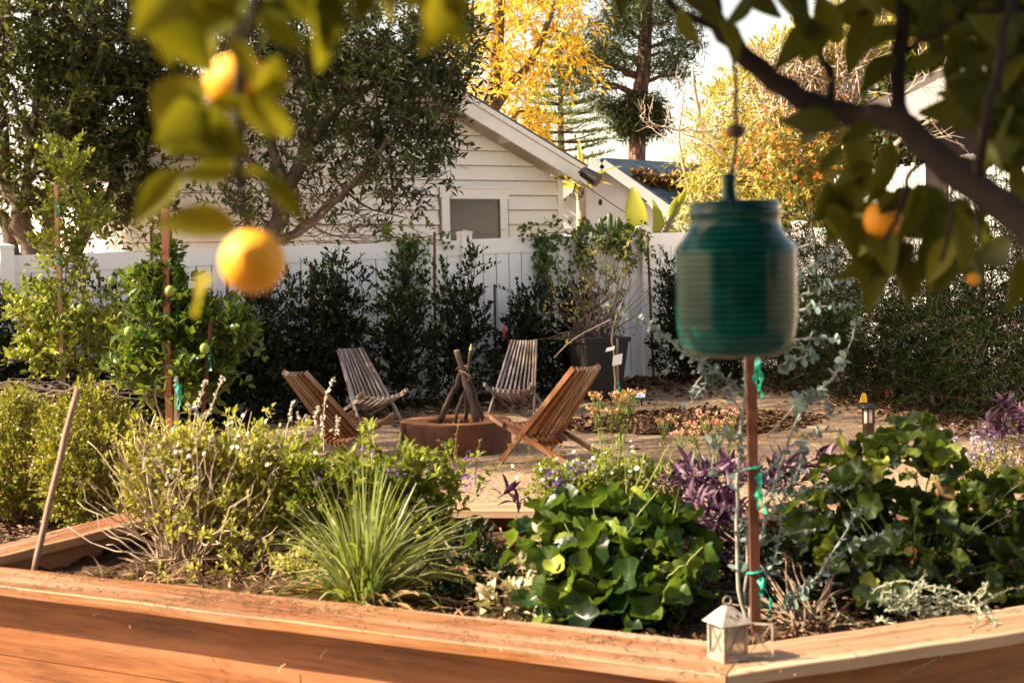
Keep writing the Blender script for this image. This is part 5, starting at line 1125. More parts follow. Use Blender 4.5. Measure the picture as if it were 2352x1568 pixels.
# curled scraps on the front board
for j, (x, y) in enumerate(((222, 1410), (300, 1385), (648, 1533), (745, 1500))):
    p = np.array(tuple(hit(x, y, Vector(CLo - NF * .094), Vector(NF)))); mb = MB(); mb.tube([p + V(-.015, 0, -.006 - .01 * (j > 1)), p + V(-.004, -.004, .004), p + V(.012, 0, .004 + .01 * (j > 1))], .0022, 5)
    tag(mb.build('plant_scrap', G_PALETWIG, loc=p), ['curled pale plant scrap stuck on the front board, leftmost', 'small pale scrap just under the cap board near the curled one', 'thin pale scrap stuck low on the front board', 'forked pale scrap on the front board below the grass clump'][j], 'plant scrap')

# ================================================================ TREES BEHIND THE FENCE
def tree(name, label, limbs, blobs, mat, n, ll, lw, tl=.4, bark=None, tpl=OVAL, group=None, cat='tree', tr=.006, out=.6, upd=.2, droop=.2, shell=.5, k=8, extra=(), up=.1, splay=.9):
    base = A3(at(*limbs[0][0][0])); mw, ml = MB(), MB()
    for (pts, r0, r1) in limbs: limb(mw, [A3(at(*p)) for p in pts], r0, r1, k, wig=r0 * .25)
    for (x, y, d, rx, ry, rd, cnt) in blobs:
        c, rad = pe(x, y, d, rx, ry, rd); O, dd = ellip(c, rad, cnt, shell); D = nrm(dd * out + rv(cnt) * .7 + V(0, 0, upd))
        twigs(mw, ml, O - D * tl * .4, D, tl * (.7 + .6 * rng.random(cnt)), n, ll, lw, tpl, r=tr, droop=droop, up=up, splay=splay)
    return plant(name, label, cat, base, mw, ml, mat, group, wmat=bark or BARK, wname='trunk', lname='crown', extra=extra)
# dark tree at the far left (overhanging the garden)
dA = 17.5
tree('ficus_tree', 'big dark evergreen tree filling the upper left corner behind the fence',
     [([(70, 700, dA), (60, 560, dA), (20, 400, dA), (-20, 200, dA)], .16, .07), ([(90, 680, dA), (130, 430, dA), (180, 250, dA), (215, 100, dA)], .11, .04), ([(60, 640, dA), (20, 540, dA), (-60, 420, dA)], .12, .05),
      ([(110, 680, dA), (230, 480, dA), (300, 330, dA), (330, 200, dA)], .09, .03), ([(60, 560, dA + .3), (70, 350, dA), (90, 100, dA)], .08, .03), ([(150, 400, dA), (60, 300, dA - .3), (30, 200, dA - .4)], .05, .02)],
     [(60, 60, dA, 200, 120, 1.6, 396), (260, 90, dA, 170, 120, 1.5, 396), (60, 260, dA, 190, 130, 1.5, 352), (260, 260, dA, 140, 120, 1.4, 308), (370, 180, dA, 70, 130, .9, 114), (40, 430, dA, 120, 70, 1.2, 95), (240, 400, dA, 120, 80, 1.2, 134),
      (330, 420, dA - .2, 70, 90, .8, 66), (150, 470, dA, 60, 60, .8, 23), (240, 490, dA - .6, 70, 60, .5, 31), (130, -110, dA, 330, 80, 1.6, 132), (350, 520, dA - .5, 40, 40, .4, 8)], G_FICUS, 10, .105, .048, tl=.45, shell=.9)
dB = 17.0
tree('olive_green_tree', 'spreading multi-stemmed tree between the fence and the white house with low arching limbs',
     [([(618, 660, dB), (620, 560, dB), (650, 480, dB), (690, 380, dB), (760, 260, dB), (840, 140, dB)], .13, .05), ([(625, 560, dB), (680, 535, dB), (760, 470, dB - .3), (840, 400, dB - .5), (900, 300, dB - .5)], .06, .025),
      ([(640, 545, dB - .1), (700, 530, dB - .3), (790, 440, dB - .5), (870, 360, dB - .6)], .04, .02), ([(640, 500, dB), (640, 400, dB), (600, 250, dB), (560, 80, dB)], .08, .03), ([(700, 370, dB), (720, 200, dB), (700, 60, dB)], .06, .02),
      ([(780, 240, dB), (900, 170, dB), (1010, 110, dB)], .05, .015), ([(640, 430, dB), (540, 330, dB), (470, 200, dB)], .05, .02), ([(760, 400, dB), (830, 470, dB - .3), (930, 500, dB - .3)], .02, .006), ([(690, 500, dB), (760, 540, dB - .2), (860, 545, dB - .2)], .015, .004)],
     [(520, 60, dB, 140, 110, 1.3, 258), (700, 60, dB, 150, 110, 1.3, 292), (880, 60, dB, 150, 120, 1.3, 317), (1020, 100, dB, 85, 110, .9, 158), (980, 240, dB, 100, 80, .9, 103), (860, 230, dB, 130, 90, 1.1, 158), (700, 220, dB, 120, 100, 1.1, 132), (1010, 330, dB - .1, 50, 50, .6, 25),
      (900, 370, dB - .2, 90, 60, .8, 59), (1000, 400, dB - .2, 45, 30, .5, 8), (800, 330, dB - .2, 90, 60, .8, 56), (930, 450, dB - .3, 60, 36, .5, 16), (700, 400, dB - .2, 80, 60, .8, 25), (560, 330, dB, 120, 80, 1.0, 64), (600, 440, dB - .2, 90, 50, .7, 30), (530, 470, dB - .3, 60, 50, .5, 16),
      (640, 490, dB - .3, 70, 30, .5, 12), (860, 500, dB - .4, 80, 30, .5, 10), (750, 470, dB - .4, 60, 40, .5, 7), (760, -90, dB, 380, 70, 1.2, 108), (430, 200, dB, 40, 110, .6, 37)], G_OLIVE, 10, .105, .034, tl=.42, shell=.8, droop=.25)
mw = MB()
for j in range(70):
    x, y = rng.uniform(650, 960), rng.uniform(400, 570); d = dB - rng.random() * .8; p = A3(at(x, y, d)); limb(mw, [p, p + V(rng.normal() * .3, rng.normal() * .15, rng.normal() * .12 - .05), p + V(rng.normal() * .5, rng.normal() * .3, rng.normal() * .25 - .1)], .006, .002, 4, wig=.02)
bt = [o for o in C.objects if o.name == 'olive_green_tree'][0]; mw.build('bare_twigs', BARK, bt)
# trees far behind: autumn tree, star pine, pine
dY = 30
tree('autumn_tree', 'golden yellow autumn tree above the white roof slope', [([(1110, 700, dY), (1120, 350, dY), (1140, 180, dY), (1160, -60, dY)], .22, .10), ([(1130, 250, dY), (1230, 120, dY), (1290, -40, dY)], .10, .04), ([(1120, 330, dY), (1190, 260, dY), (1240, 250, dY)], .05, .02)],
     [(1150, 60, dY, 60, 80, 2.2, 39), (1250, 30, dY, 90, 50, 2.2, 52), (1190, 150, dY, 80, 45, 2, 38), (1290, 125, dY, 55, 35, 1.6, 24), (1150, 210, dY, 50, 36, 1.6, 24), (1225, 280, dY, 46, 26, 1.0, 26), (1180, -90, dY, 190, 90, 3, 124), (1210, 250, dY, 40, 18, .8, 6), (1080, 120, dY, 60, 110, 2, 37)],
     G_YEL, 9, .22, .06, tl=.9, tr=.008, droop=.5, tpl=OVAL, up=-.5, shell=.9)
dS = 36; mw, ml = MB(), MB(); b0 = A3(at(1292, 560, dS)); tops = A3(at(1285, 60, dS)); mw.tube([b0, tops], [.14, .03], 6)
for j in range(17):
    t = .30 + .68 * j / 16; c0 = b0 + (tops - b0) * t; R_l = (1 - t) * 1.9 + .25
    for q in range(7):
        if rng.random() < .12: continue
        a = q * PI / 3.5 + j * .5 + rng.normal() * .2; R_l = ((1 - t) * 1.9 + .25) * rng.uniform(.7, 1.1); e = c0 + V(math.cos(a) * R_l, math.sin(a) * R_l, .05 + .14 * R_l * rng.random()); mw.tube([c0, (c0 + e) / 2 - V(0, 0, .04), e], [.03, .02, .01], 4)
        m_ = 9; tt = np.linspace(.25, 1, m_)[:, None]; O = c0 + (e - c0) * tt - V(0, 0, .04) * np.sin(tt * PI); sd = np.cross(nrm(e - c0), V(0, 0, 1)); sg = np.where(np.arange(m_) % 2, 1, -1)[:, None]
        twigs(None, ml, O, sd * sg + nrm(e - c0) * .6 + V(0, 0, .1), .34, 10, .11, .03, DIAM, splay=.7, droop=.05)
plant('star_pine', 'light green layered star pine standing behind the roof, right of the golden tree', 'tree', b0, mw, ml, G_STARP, wname='trunk', lname='crown', wmat=BARK)
dP = 33; PB, n, b, out = mat_new('pine_bark'); mp = objcoord(n, (1, 1, .22)); a = node(n, 'ShaderNodeTexVoronoi', inp={'Scale': 9.0}, feature='DISTANCE_TO_EDGE'); n.links.new(mp.outputs[0], a.inputs['Vector'])
n.links.new(ramp(n, a.outputs['Distance'], [(.05, .025, .018), (.20, .11, .085), (.30, .19, .15)], [0, .12, .5]), b.inputs['Base Color']); b.inputs['Roughness'].default_value = .95; bump(n, b, a.outputs['Distance'], 1, .05)
mw, ml = MB(), MB(); b0 = A3(at(1462, 640, dP)); limb(mw, [b0, A3(at(1464, 360, dP)), A3(at(1470, 230, dP)), A3(at(1482, 100, dP)), A3(at(1490, -120, dP))], .215, .13, 12, wig=.012)
def needles(ml, O, n_, L_, w_=.010):
    for _ in range(n_): m_ = len(O); D = rv(m_) + V(0, 0, -.35); ml.leaves(O + rng.normal(size=O.shape) * .10, D, rv(m_), L_ * (.7 + .5 * rng.random(m_)), w_, DIAM)
pcl = [(1400, 60, 60, 45, 130), (1470, 20, 70, 50, 170), (1550, 50, 50, 50, 110), (1360, 110, 50, 35, 90), (1430, 130, 55, 35, 90), (1540, 120, 45, 30, 70), (1320, 185, 30, 30, 34), (1375, 200, 26, 34, 34), (1390, 240, 20, 24, 18), (1345, 150, 40, 30, 50), (1510, 150, 40, 24, 44), (1590, 90, 30, 30, 30), (1465, 250, 52, 24, 150), (1468, 285, 58, 22, 130), (1445, -60, 160, 60, 260), (1290, 140, 24, 20, 16), (1570, 170, 28, 20, 22)]
for (x, y, rx, ry, cnt) in pcl:
    c, rad = pe(x, y, dP - .2, rx, ry, 1.3 if y < 230 else .45); O, dd = ellip(c, rad, int(cnt * (.55 if y < 230 else 1.6)), .9); needles(ml, O, 13, .26)
    q = A3(at(1468, min(y + 30, 330), dP)); 
    if y < 230: limb(mw, [q, A3((q + np.array(tuple(c))) / 2) + V(0, 0, .1), A3(c)], .06, .02, 6)
plant('pine_tree', 'tall dark pine with thick reddish trunk and needle skirt behind the blue roof', 'tree', b0, mw, ml, G_PINE, wname='trunk', lname='needles', wmat=PB)
# small far pines/poles & palm behind the eave
mw, ml = MB(), MB(); b0 = A3(at(1335, 560, 23)); c0 = A3(at(1335, 430, 23)); mw.tube([b0, c0], [.09, .07], 7)
for j in range(16):
    a = rng.random() * 6.3; el = rng.uniform(-.1, 1.5); D = V(math.cos(a) * math.cos(el), math.sin(a) * math.cos(el), math.sin(el)); L_ = .5 + .35 * rng.random(); ml.leaves([c0], [D], [V(0, 0, 1) + rng.normal(size=3) * .3], [L_], .07, blade_leaf(6, .1, .35 if el < .9 else .1))
plant('spiky_palm', 'spiky-leaved palm rising between the white eave and the blue-roofed house', 'palm', b0, mw, ml, G_SUN, wname='trunk', lname='fronds', wmat=G_PALETWIG)
mw, ml = MB(), MB(); b0 = A3(at(1492, 620, 19.6))
for (x, y, s_, D, N) in ((1478, 535, .62, V(-.25, 0, 1), V(-.5, -1, .15)), (1498, 545, .50, V(.1, -.1, 1), V(.8, -.7, .1)), (1540, 500, .35, V(.5, 0, 1), V(.2, -1, .3)), (1560, 470, .22, V(.5, 0, 1), V(.2, -1, .3)), (1465, 560, .3, V(-.8, 0, .5), V(0, -1, .5))):
    ml.leaves([A3(at(x, y, 19.6))], [D], [N], [s_], s_ * .48, blade_leaf(10, .35, .12, wave=.01)); mw.tube([b0, A3(at(x, y, 19.6))], .02, 6)
plant('banana_plant', 'bright yellow-green banana leaf glowing above the fence left of the green jar', 'plant', b0, mw, ml, leafmat('banana_leaf', [(.20, .26, .03), (.34, .36, .04), (.50, .48, .08)], .5, tcol=(.55, .55, .05)), lname='leaves', wname='stalks')
# cactus in front of second house
mw = MB(); b0 = A3(at(1392, 560, 22)); CM = simple('cactus_skin', (.05, .09, .03), .5, var=.3)
for (x0, y0, x1, y1, r) in ((1385, 560, 1378, 500, .045), (1400, 560, 1400, 488, .05), (1412, 560, 1420, 498, .045), (1395, 530, 1385, 515, .04), (1410, 530, 1428, 520, .04), (1340, 560, 1352, 505, .04), (1335, 560, 1330, 520, .035)):
    a, b_ = A3(at(x0, y0, 22)), A3(at(x1, y1, 22)); mw.tube([a, a + (b_ - a) * .5, a + (b_ - a) * .9, b_], [r, r * 1.1, r * .9, r * .3], 8)
tag(mw.build('cactus', CM, loc=b0, smooth=True), 'dark branching cactus against the small cream house, just above the fence', 'cactus')
# string light cable
mb = MB(); pts_ = [A3(at(1330, 415, 20.0))] + [A3(at(1330 + 190 * t, 415 + 120 * t + 6 * math.sin(3 * t), 20 - .4 * t)) for t in (.25, .5, .75, 1)]; sl2 = thing('string_light', 'thin black string of garden lights running down from the eave end', 'string light', pts_[0])
mb.tube(pts_, .006, 5); mb.build('cable', M_BLACK, sl2)
for (x, y) in ((1379, 461), (1443, 503)): mb = MB(); p = A3(at(x, y, 19.8)); mb.tube([p + V(0, 0, .02), p - V(0, 0, .02), p - V(0, 0, .06)], [.015, .03, .02], 8); mb.build('lamp_socket', M_BLACK, sl2)

# sunlit shrubs and climbers on the right
dR = 20.5; BIG = dict(bark=G_PALETWIG)
tree('wispy_sunlit_tree', 'loose sunlit tree with small yellow-green leaves and fine bare twigs above the jar', [([(1610, 640, 21), (1620, 400, 21), (1590, 150, 21)], .05, .02), ([(1620, 450, 21), (1680, 250, 21), (1720, 90, 21)], .04, .01), ([(1600, 500, 21), (1560, 330, 21), (1575, 200, 21)], .03, .01)],
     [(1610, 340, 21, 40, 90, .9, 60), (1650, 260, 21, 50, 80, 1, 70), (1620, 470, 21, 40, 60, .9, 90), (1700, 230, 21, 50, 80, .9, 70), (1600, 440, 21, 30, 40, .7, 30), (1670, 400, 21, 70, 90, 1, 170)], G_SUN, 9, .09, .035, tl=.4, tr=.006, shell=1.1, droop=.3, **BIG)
mw, ml = MB(), MB()
tree('flowering_sunlit_shrub', 'tall sunlit yellow-green shrub with orange flowers behind the green jar', [([(1800, 650, dR), (1790, 480, dR), (1760, 300, dR)], .06, .02), ([(1850, 650, dR), (1870, 450, dR), (1900, 300, dR)], .05, .02)],
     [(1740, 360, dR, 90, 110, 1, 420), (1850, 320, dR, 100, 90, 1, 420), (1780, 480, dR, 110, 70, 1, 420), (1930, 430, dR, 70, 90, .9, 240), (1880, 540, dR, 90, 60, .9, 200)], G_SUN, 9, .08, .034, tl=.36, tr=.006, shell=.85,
     extra=[('flowers', (lambda m_: (m_.leaves(np.concatenate([A3(at(x, y, dR - .9))[None] + rng.normal(size=(26, 3)) * V(.30, .3, .25) for x, y in ((1720, 300), (1760, 330), (1820, 290), (1880, 280), (1960, 300), (1700, 350), (1790, 390), (1850, 380), (1900, 400), (1930, 270))]), rv(260), rv(260), .08, .05, OVAL), m_)[1])(MB()), G_RED)], **BIG)
tree('twiggy_sunlit_hedge', 'high hedge of pale cut twigs and green shoots glowing in the sun, upper right', [([(1880, 600, 21), (1860, 250, 21), (1840, 80, 21)], .05, .02), ([(1920, 600, 21), (1960, 250, 21), (1970, 110, 21)], .05, .02)],
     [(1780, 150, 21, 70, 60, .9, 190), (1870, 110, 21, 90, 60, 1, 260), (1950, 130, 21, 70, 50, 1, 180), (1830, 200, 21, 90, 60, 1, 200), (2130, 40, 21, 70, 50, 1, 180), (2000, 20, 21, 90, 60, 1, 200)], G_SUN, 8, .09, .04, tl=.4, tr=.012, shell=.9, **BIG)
ht = [o for o in C.objects if o.name == 'twiggy_sunlit_hedge'][0]; mw = MB()
for j in range(420):
    x, y = rng.uniform(1750, 1990), rng.uniform(130, 290); p = A3(at(x, y, 20.2 - rng.random() * .6)); D = nrm(rv(1)[0] + V(0, 0, .9)); mw.tube([p, p + D * (.15 + .35 * rng.random())], [.014, .007], 4, cap=False)
mw.build('cut_twigs', G_PALETWIG, ht)
def bare(label, pts, n_, L_, d, r=.02):
    mw = MB(); P_ = np.array(limb(mw, [A3(at(x, y, d)) for x, y in pts], r, r * .4, 6, wig=.02))
    for j in range(n_):
        p = P_[rng.integers(1, len(P_))]; D = nrm(rv(1)[0] * V(1, .6, .8) + V(.2, 0, .5)); q = p + D * L_ * (.4 + .6 * rng.random()); mw.tube([p, (p + q) / 2 + rng.normal(size=3) * .03, q], [r * .45, r * .35, r * .2], 4)
        for _ in range(3): m_ = p + (q - p) * rng.uniform(.3, 1); D2 = nrm(D + rv(1)[0] * .8); mw.tube([m_, m_ + D2 * L_ * .3], [r * .25, r * .15], 4, cap=False)
    return tag(mw.build('bare_branch', G_PALETWIG, loc=P_[0]), label, 'branch')
bare('pale bare branch fanning out below the white roof edge at the upper right', [(2060, 330), (2120, 290), (2200, 262), (2260, 230)], 13, .5, 14.5, .02)
bare('pale bare branch left of the white roof edge at the upper right', [(2050, 230), (2100, 200), (2135, 170)], 7, .4, 15, .018)
bare('bare knobbly twig crossing in front of the pine trunk', [(1640, 300), (1560, 296), (1500, 288), (1470, 268)], 9, .45, 18.5, .018)
bare('long bare twigs above the jar left of the flowering shrub', [(1700, 400), (1640, 340), (1560, 300), (1540, 330)], 10, .8, 19, .012)

# ================================================================ RIGHT SIDE: neighbour's building, slatted fence, hedge
nb = thing('neighbour_house', 'dark-walled neighbouring house with a bright white roof edge at the upper right', 'house', V(9, 17, 0))
M_DW = simple('dark_siding', (.05, .035, .03), .8, var=.3, stretch=(1, 1, .1)); a, b_ = A3(at(2070, 262, 15.5)), A3(at(2205, 196, 15.5))
wd = b_ - a; a2 = a - wd * .0; b2 = b_ + wd * 2.2
mb = MB(); mb.beam(a2, b2, .05, .30, (0, 0, 1)); mb.build('fascia_board', simple('white_fascia', (.8, .79, .76), .5, var=.05), nb)
up_ = V(.0, 5.0, .1); mb = MB(); q = [a2 + V(0, 0, .16), b2 + V(0, 0, .16), b2 + up_ + V(0, 0, .16), a2 + up_ + V(0, 0, .16)]; q2 = [p - V(0, 0, .04) for p in q]; mb.quadlist(q + q2, [(0, 1, 2, 3), (7, 6, 5, 4), (0, 4, 5, 1), (1, 5, 6, 2), (2, 6, 7, 3), (3, 7, 4, 0)]); mb.build('roof', M_DW, nb)
mb = MB(); q = [a2 * V(1, 1, 0) + V(.5, .9, 0), b2 * V(1, 1, 0) + V(0, .9, 0)]; n8 = 44
for k in range(n8):
    p0, p1 = q[0] + (q[1] - q[0]) * k / n8, q[0] + (q[1] - q[0]) * (k + .93) / n8; h0 = np.interp(k / n8, [0, 1], [a2[2] - .05, b2[2] - .05]); dv = (p1 - p0); nv = V(dv[1], -dv[0], 0) / np.linalg.norm(dv) * .03
    mb.obox((p0 + p1) / 2 + up * h0 / 2, dv, nv, up * h0)
mb.build('board_wall', M_DW, nb)
# slatted fence catching the sun, running towards the camera on the right
sf = thing('slatted_fence', 'sun-bleached white picket fence seen through the gaps of the right hedge', 'fence', V(4.9, 18.5, 0)); fa, fb = V(4.3, 19.6, 0), V(5.9, 10.5, 0); dv = nrm(fb - fa); nv = V(-dv[1], dv[0], 0); nv = nv if nv[0] < 0 else -nv; L_ = np.linalg.norm(fb - fa); n8 = 92; mb = MB()
for k in range(n8): p0 = fa + dv * L_ * (k + .5) / n8; hgt = 2.6 + .02 * rng.normal(); mb.obox(p0 + up * hgt / 2, dv * L_ / n8 * .8, nv * .02, up * hgt, rng.random())
mb.build('pickets', M_VINYL, sf)
for z in (.4, 1.2, 2.05): mb = MB(); mb.obox((fa + fb) / 2 - nv * .03 + up * z, dv * L_, nv * .035, up * .09); mb.build('rail', M_VINYL, sf)
HT = [(1870, 470, 16.4, 1.0), (1960, 440, 15.8, 1.0), (2060, 500, 15.0, 1.0), (2150, 480, 14.4, 1.0), (2245, 400, 13.8, 1.2), (2345, 360, 13.2, 1.2), (2450, 350, 12.8, 1.2), (1790, 560, 17.2, .9)]
hl = ['feathery dark hedge shrub immediately right of the green jar', 'feathery dark hedge shrub behind the eucalyptus fronds right of the jar', 'feathery dark hedge shrub behind the hanging citrus leaves', 'feathery dark hedge shrub in the middle of the right hedge',
      'tall feathery hedge shrub with dark bare trunk near the right edge', 'tallest feathery hedge shrub at the right edge', 'feathery hedge shrub cut off by the right edge of the picture', 'feathery dark hedge shrub half hidden behind the green jar']
for (x, ty, d, _), lb in zip(HT, hl):
    b0 = A3(at(x, 900, d)); b0[2] = gz(b0[0], b0[1]); H = A3(at(x, ty, d))[2]; mw, ml = MB(), MB()
    limb(mw, [b0, b0 + V(.05, 0, H * .5), b0 + V(0, 0, H * .95)], .035, .01, 7)
    for (fz, fr, cnt) in ((.16, .75, 170), (.35, .72, 190), (.58, .55, 120), (.8, .42, 70)):
        O, dd = ellip(b0 + V(0, 0, H * fz), (fr * .85, fr * .7, H * .19), cnt, .8); D = nrm(dd * .7 + rv(cnt) * .5 + V(0, 0, .1)); twigs(mw, ml, O - D * .1, D, .24 + .14 * rng.random(cnt), 15, .085, .010, DIAM, r=.003, splay=.8, droop=.15)
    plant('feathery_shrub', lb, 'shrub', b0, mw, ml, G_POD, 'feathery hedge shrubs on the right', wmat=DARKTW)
# red folding sawhorses behind the hedge
M_RED = simple('red_painted_metal', (.50, .04, .015), .4, var=.2); M_PLANK = wood('plank_wood', [(.30, .16, .08), (.50, .30, .16), (.62, .42, .25)], 2, 'X')
sh0 = None
for (x, y, d, lb) in ((2120, 850, 15.6, 'red metal sawhorse with a plank behind the right hedge, left one'), (2290, 850, 14.6, 'red metal sawhorse with a plank behind the right hedge, near the right edge')):
    b0 = A3(at(x, y, d)); b0[2] = gz(b0[0], b0[1]); sw = thing('sawhorse', lb, 'sawhorse', b0, 'red sawhorses behind the hedge')
    for sx_ in (-.45, .45):
        for sy_ in (-1, 1): mb = MB(); mb.tube([b0 + V(sx_, sy_ * .28, 0), b0 + V(sx_ * .9, sy_ * .03, .85)], .018, 6); mb.build('leg', M_RED, sw)
        mb = MB(); mb.tube([b0 + V(sx_, -.18, .35), b0 + V(sx_, .18, .35)], .012, 6); mb.build('brace', M_RED, sw)
    mb = MB(); mb.obox(b0 + V(0, 0, .88), V(1.15, 0, 0), V(0, .14, 0), V(0, 0, .05)); mb.build('top_plank', M_PLANK, sw)
# trees beyond, filling the horizon on the right and left
for (x, y, d, rx, ry, cnt, mt, lb) in ((2250, 150, 24, 230, 170, 1500, G_FICUS, 'dark tree behind the neighbouring house at the upper right'), (2420, 400, 26, 200, 200, 700, G_FICUS, 'dark tree at the far right beyond the picket fence'), (2010, 330, 27, 120, 110, 420, G_FICUS, 'shaded tree behind the sunlit twiggy hedge'),
                          (1640, 560, 40, 240, 60, 520, G_STARP, 'distant green tree line seen beyond the blue roof and jar'), (1230, 470, 45, 140, 90, 420, G_STARP, 'distant green tree behind the eave end')):
    tree('distant_tree', lb, [([(x, 660, d), (x, y, d)], .2, .06)], [(x, y, d, rx, ry, 1.6, cnt)], mt, 9, .16, .07, tl=.7, shell=.8, tr=.01)
# trees outside the picture on the left: they shade the gravel
def offtree(label, c0, rad, cnt, h0):
    mw, ml = MB(), MB(); c0 = A3(c0); b0 = V(c0[0], c0[1], -.3); limb(mw, [b0, (b0 + c0) / 2 + V(.1, 0, 0), c0], .16, .06, 8); crown(mw, ml, [(c0, rad, cnt)], .6, 10, .11, .05, OVAL, r=.006, out=.6)
    return plant('garden_tree', label, 'tree', b0, mw, ml, G_FICUS, wname='trunk', lname='crown')

offtree('tall dark tree standing outside the picture on the left, its shade falling on the gravel', (-9.6, 12.5, 8.6), (1.7, 3.0, 2.3), 1300, 0)

# ================================================================ HANGING GREEN JAR
dj = 2.75; JC = A3(at(1690, 640, dj)); kx = dj / F
m, n, b, out = mat_new('green_glaze'); mp = objcoord(n, (1, 1, 1)); sx = node(n, 'ShaderNodeSeparateXYZ'); n.links.new(mp.outputs[0], sx.inputs[0])
a = node(n, 'ShaderNodeTexNoise', inp={'Scale': 18.0, 'Detail': 5.0}); n.links.new(mp.outputs[0], a.inputs['Vector'])
wv = node(n, 'ShaderNodeTexWave', wave_type='BANDS', bands_direction='Z', inp={'Scale': 27.0, 'Distortion': .5, 'Detail': 1.0}); n.links.new(mp.outputs[0], wv.inputs['Vector'])
c = ramp(n, a.outputs['Fac'], [(.001, .048, .042), (.003, .085, .072), (.008, .14, .115)], [.2, .5, .8]); c = mix(n, .75, c, ramp(n, wv.outputs['Fac'], [(.10, .14, .16), (1, 1, 1)], [.2, .75]), 'MULTIPLY')
n.links.new(c, b.inputs['Base Color']); b.inputs['Roughness'].default_value = .2; b.inputs['Specular IOR Level'].default_value = .22; b.inputs['Coat Weight'].default_value = .06; b.inputs['Coat Roughness'].default_value = .08; M_GLAZE = m
jar = thing('hanging_jar', 'glossy dark green ribbed ceramic jar hanging from the citrus branch', 'hanging jar', JC)
def zj(y): return (640 - y) * kx
pr = [(0, 818), (95, 817), (118, 808), (130, 785), (137, 740)]
for k in range(30): y = 735 - k * 5.4; pr.append((138 + (2.2 if k % 2 else -2.2), y))
pr += [(138, 574), (132, 562), (118, 545), (108, 530), (103, 515), (101, 500), (104, 497), (106, 488), (101, 482), (103, 474), (104, 468), (96, 463), (40, 460), (0, 459)]
mb = MB(); lathe(mb, JC, [(r * kx, zj(y)) for r, y in pr], 64); mb.build('jar_body', M_GLAZE, jar, smooth=True)
mb = MB(); lathe(mb, JC + V(-.010, 0, 0), [(r * kx, zj(y)) for r, y in ((19, 460), (17, 450), (15, 420), (17, 408), (12, 400), (0, 399))], 20); mb.build('lid_knob', M_GLAZE, jar, smooth=True)
mb = MB(); q = JC + V(-.006, 0, zj(405)); mb.tube([q, A3(at(1692, 330, dj)), A3(at(1690, 180, dj - .1)), A3(at(1678, 95, 2.45))], .0038, 6); mb.build('hanging_cord', M_BLACK, jar)
mb = MB(); lathe(mb, A3(at(1690, 300, dj)), [(0, .012), (.012, .010), (.02, 0), (.014, -.012), (0, -.014)], 14); mb.build('cord_bead', simple('brown_bead', (.14, .07, .045), .5), jar, smooth=True)

# ================================================================ FOREGROUND CITRUS TREE (out of focus)
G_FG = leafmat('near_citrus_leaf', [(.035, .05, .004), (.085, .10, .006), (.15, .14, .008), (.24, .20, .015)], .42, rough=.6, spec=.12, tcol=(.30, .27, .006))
G_FGD = leafmat('shaded_citrus_leaf', [(.018, .026, .004), (.04, .05, .006), (.07, .08, .008), (.13, .13, .012)], .3, rough=.5, spec=.15, tcol=(.22, .21, .006))  # darker copy of the citrus leaf, shade put into its colour
NBL = blade_leaf(10, .22, .22, wave=.012)
FB_ = simple('near_bark', (.020, .012, .007), .95, var=.5, scale=40)
def fg_leaf(ml, x0, y0, x1, y1, d, wr=.46, face=None, rnd=None):
    a, b_ = A3(at(x0, y0, d)), A3(at(x1, y1, d + rng.normal() * .03)); D = b_ - a; L_ = np.linalg.norm(D); N = face if face is not None else V(rng.normal() * .4, -1, .4 * rng.normal() + .2)
    ml.leaves([a], [D], [N], [L_], L_ * wr, NBL, rnd)
mw, ml = MB(), MB(); d = 1.35
LF = [(330, -70, 470, 175, 1.2, .50), (420, -60, 330, 60, 1.2, .5), (560, -20, 420, 90, 1.25, .6), (500, 60, 470, 170, 1.25, .5), (600, -60, 640, 90, 1.25, .5), (470, 190, 340, 345, 1.25, .62), (430, 210, 460, 345, 1.25, .55), (540, 300, 420, 330, 1.3, .6),
      (540, 235, 690, 305, 1.3, .55), (560, 240, 470, 240, 1.3, .5), (545, 385, 410, 405, 1.35, .42), (420, 392, 300, 510, 1.35, .40), (540, 520, 365, 500, 1.35, .48), (560, 500, 600, 500, 1.35, .3), (550, 400, 630, 395, 1.35, .36), (600, 400, 705, 500, 1.35, .36), (490, 640, 420, 715, 1.3, .45),
      (1000, -60, 1060, 130, 1.25, .52), (1050, -60, 985, 120, 1.25, .5), (720, -90, 770, 165, 1.2, .46), (690, -60, 800, 60, 1.2, .5), (830, -60, 960, -10, 1.2, .5), (880, -70, 800, 50, 1.2, .5), (660, 0, 560, 60, 1.25, .4), (520, 90, 600, 190, 1.25, .45), (600, 30, 700, 120, 1.25, .4), (640, 130, 610, 250, 1.28, .5), (480, 300, 560, 345, 1.28, .5), (400, 150, 350, 110, 1.2, .4), (640, -80, 760, 70, 1.22, .5), (760, -60, 690, 90, 1.2, .5), (900, -90, 990, 40, 1.25, .5), (780, -80, 880, 10, 1.2, .5), (380, -80, 350, 30, 1.2, .5), (450, -60, 540, 60, 1.22, .5), (620, 20, 740, 30, 1.25, .45), (460, 250, 380, 320, 1.25, .6), (600, 200, 660, 290, 1.28, .5), (930, -80, 860, 60, 1.2, .5)]
for (x0, y0, x1, y1, dd_, wr) in LF: fg_leaf(ml, x0, y0, x1, y1, dd_, wr)
limb(mw, [A3(at(560, -260, 1.25)), A3(at(545, -40, 1.28)), A3(at(548, 160, 1.3)), A3(at(550, 330, 1.33)), A3(at(552, 450, 1.36)), A3(at(578, 545, 1.38))], .007, .003, 7, wig=.001)
limb(mw, [A3(at(700, -260, 1.2)), A3(at(600, -20, 1.25)), A3(at(548, 120, 1.3))], .006, .003, 6, wig=.001); limb(mw, [A3(at(1050, -300, 1.25)), A3(at(1020, -60, 1.25))], .004, .003, 6, wig=.001)
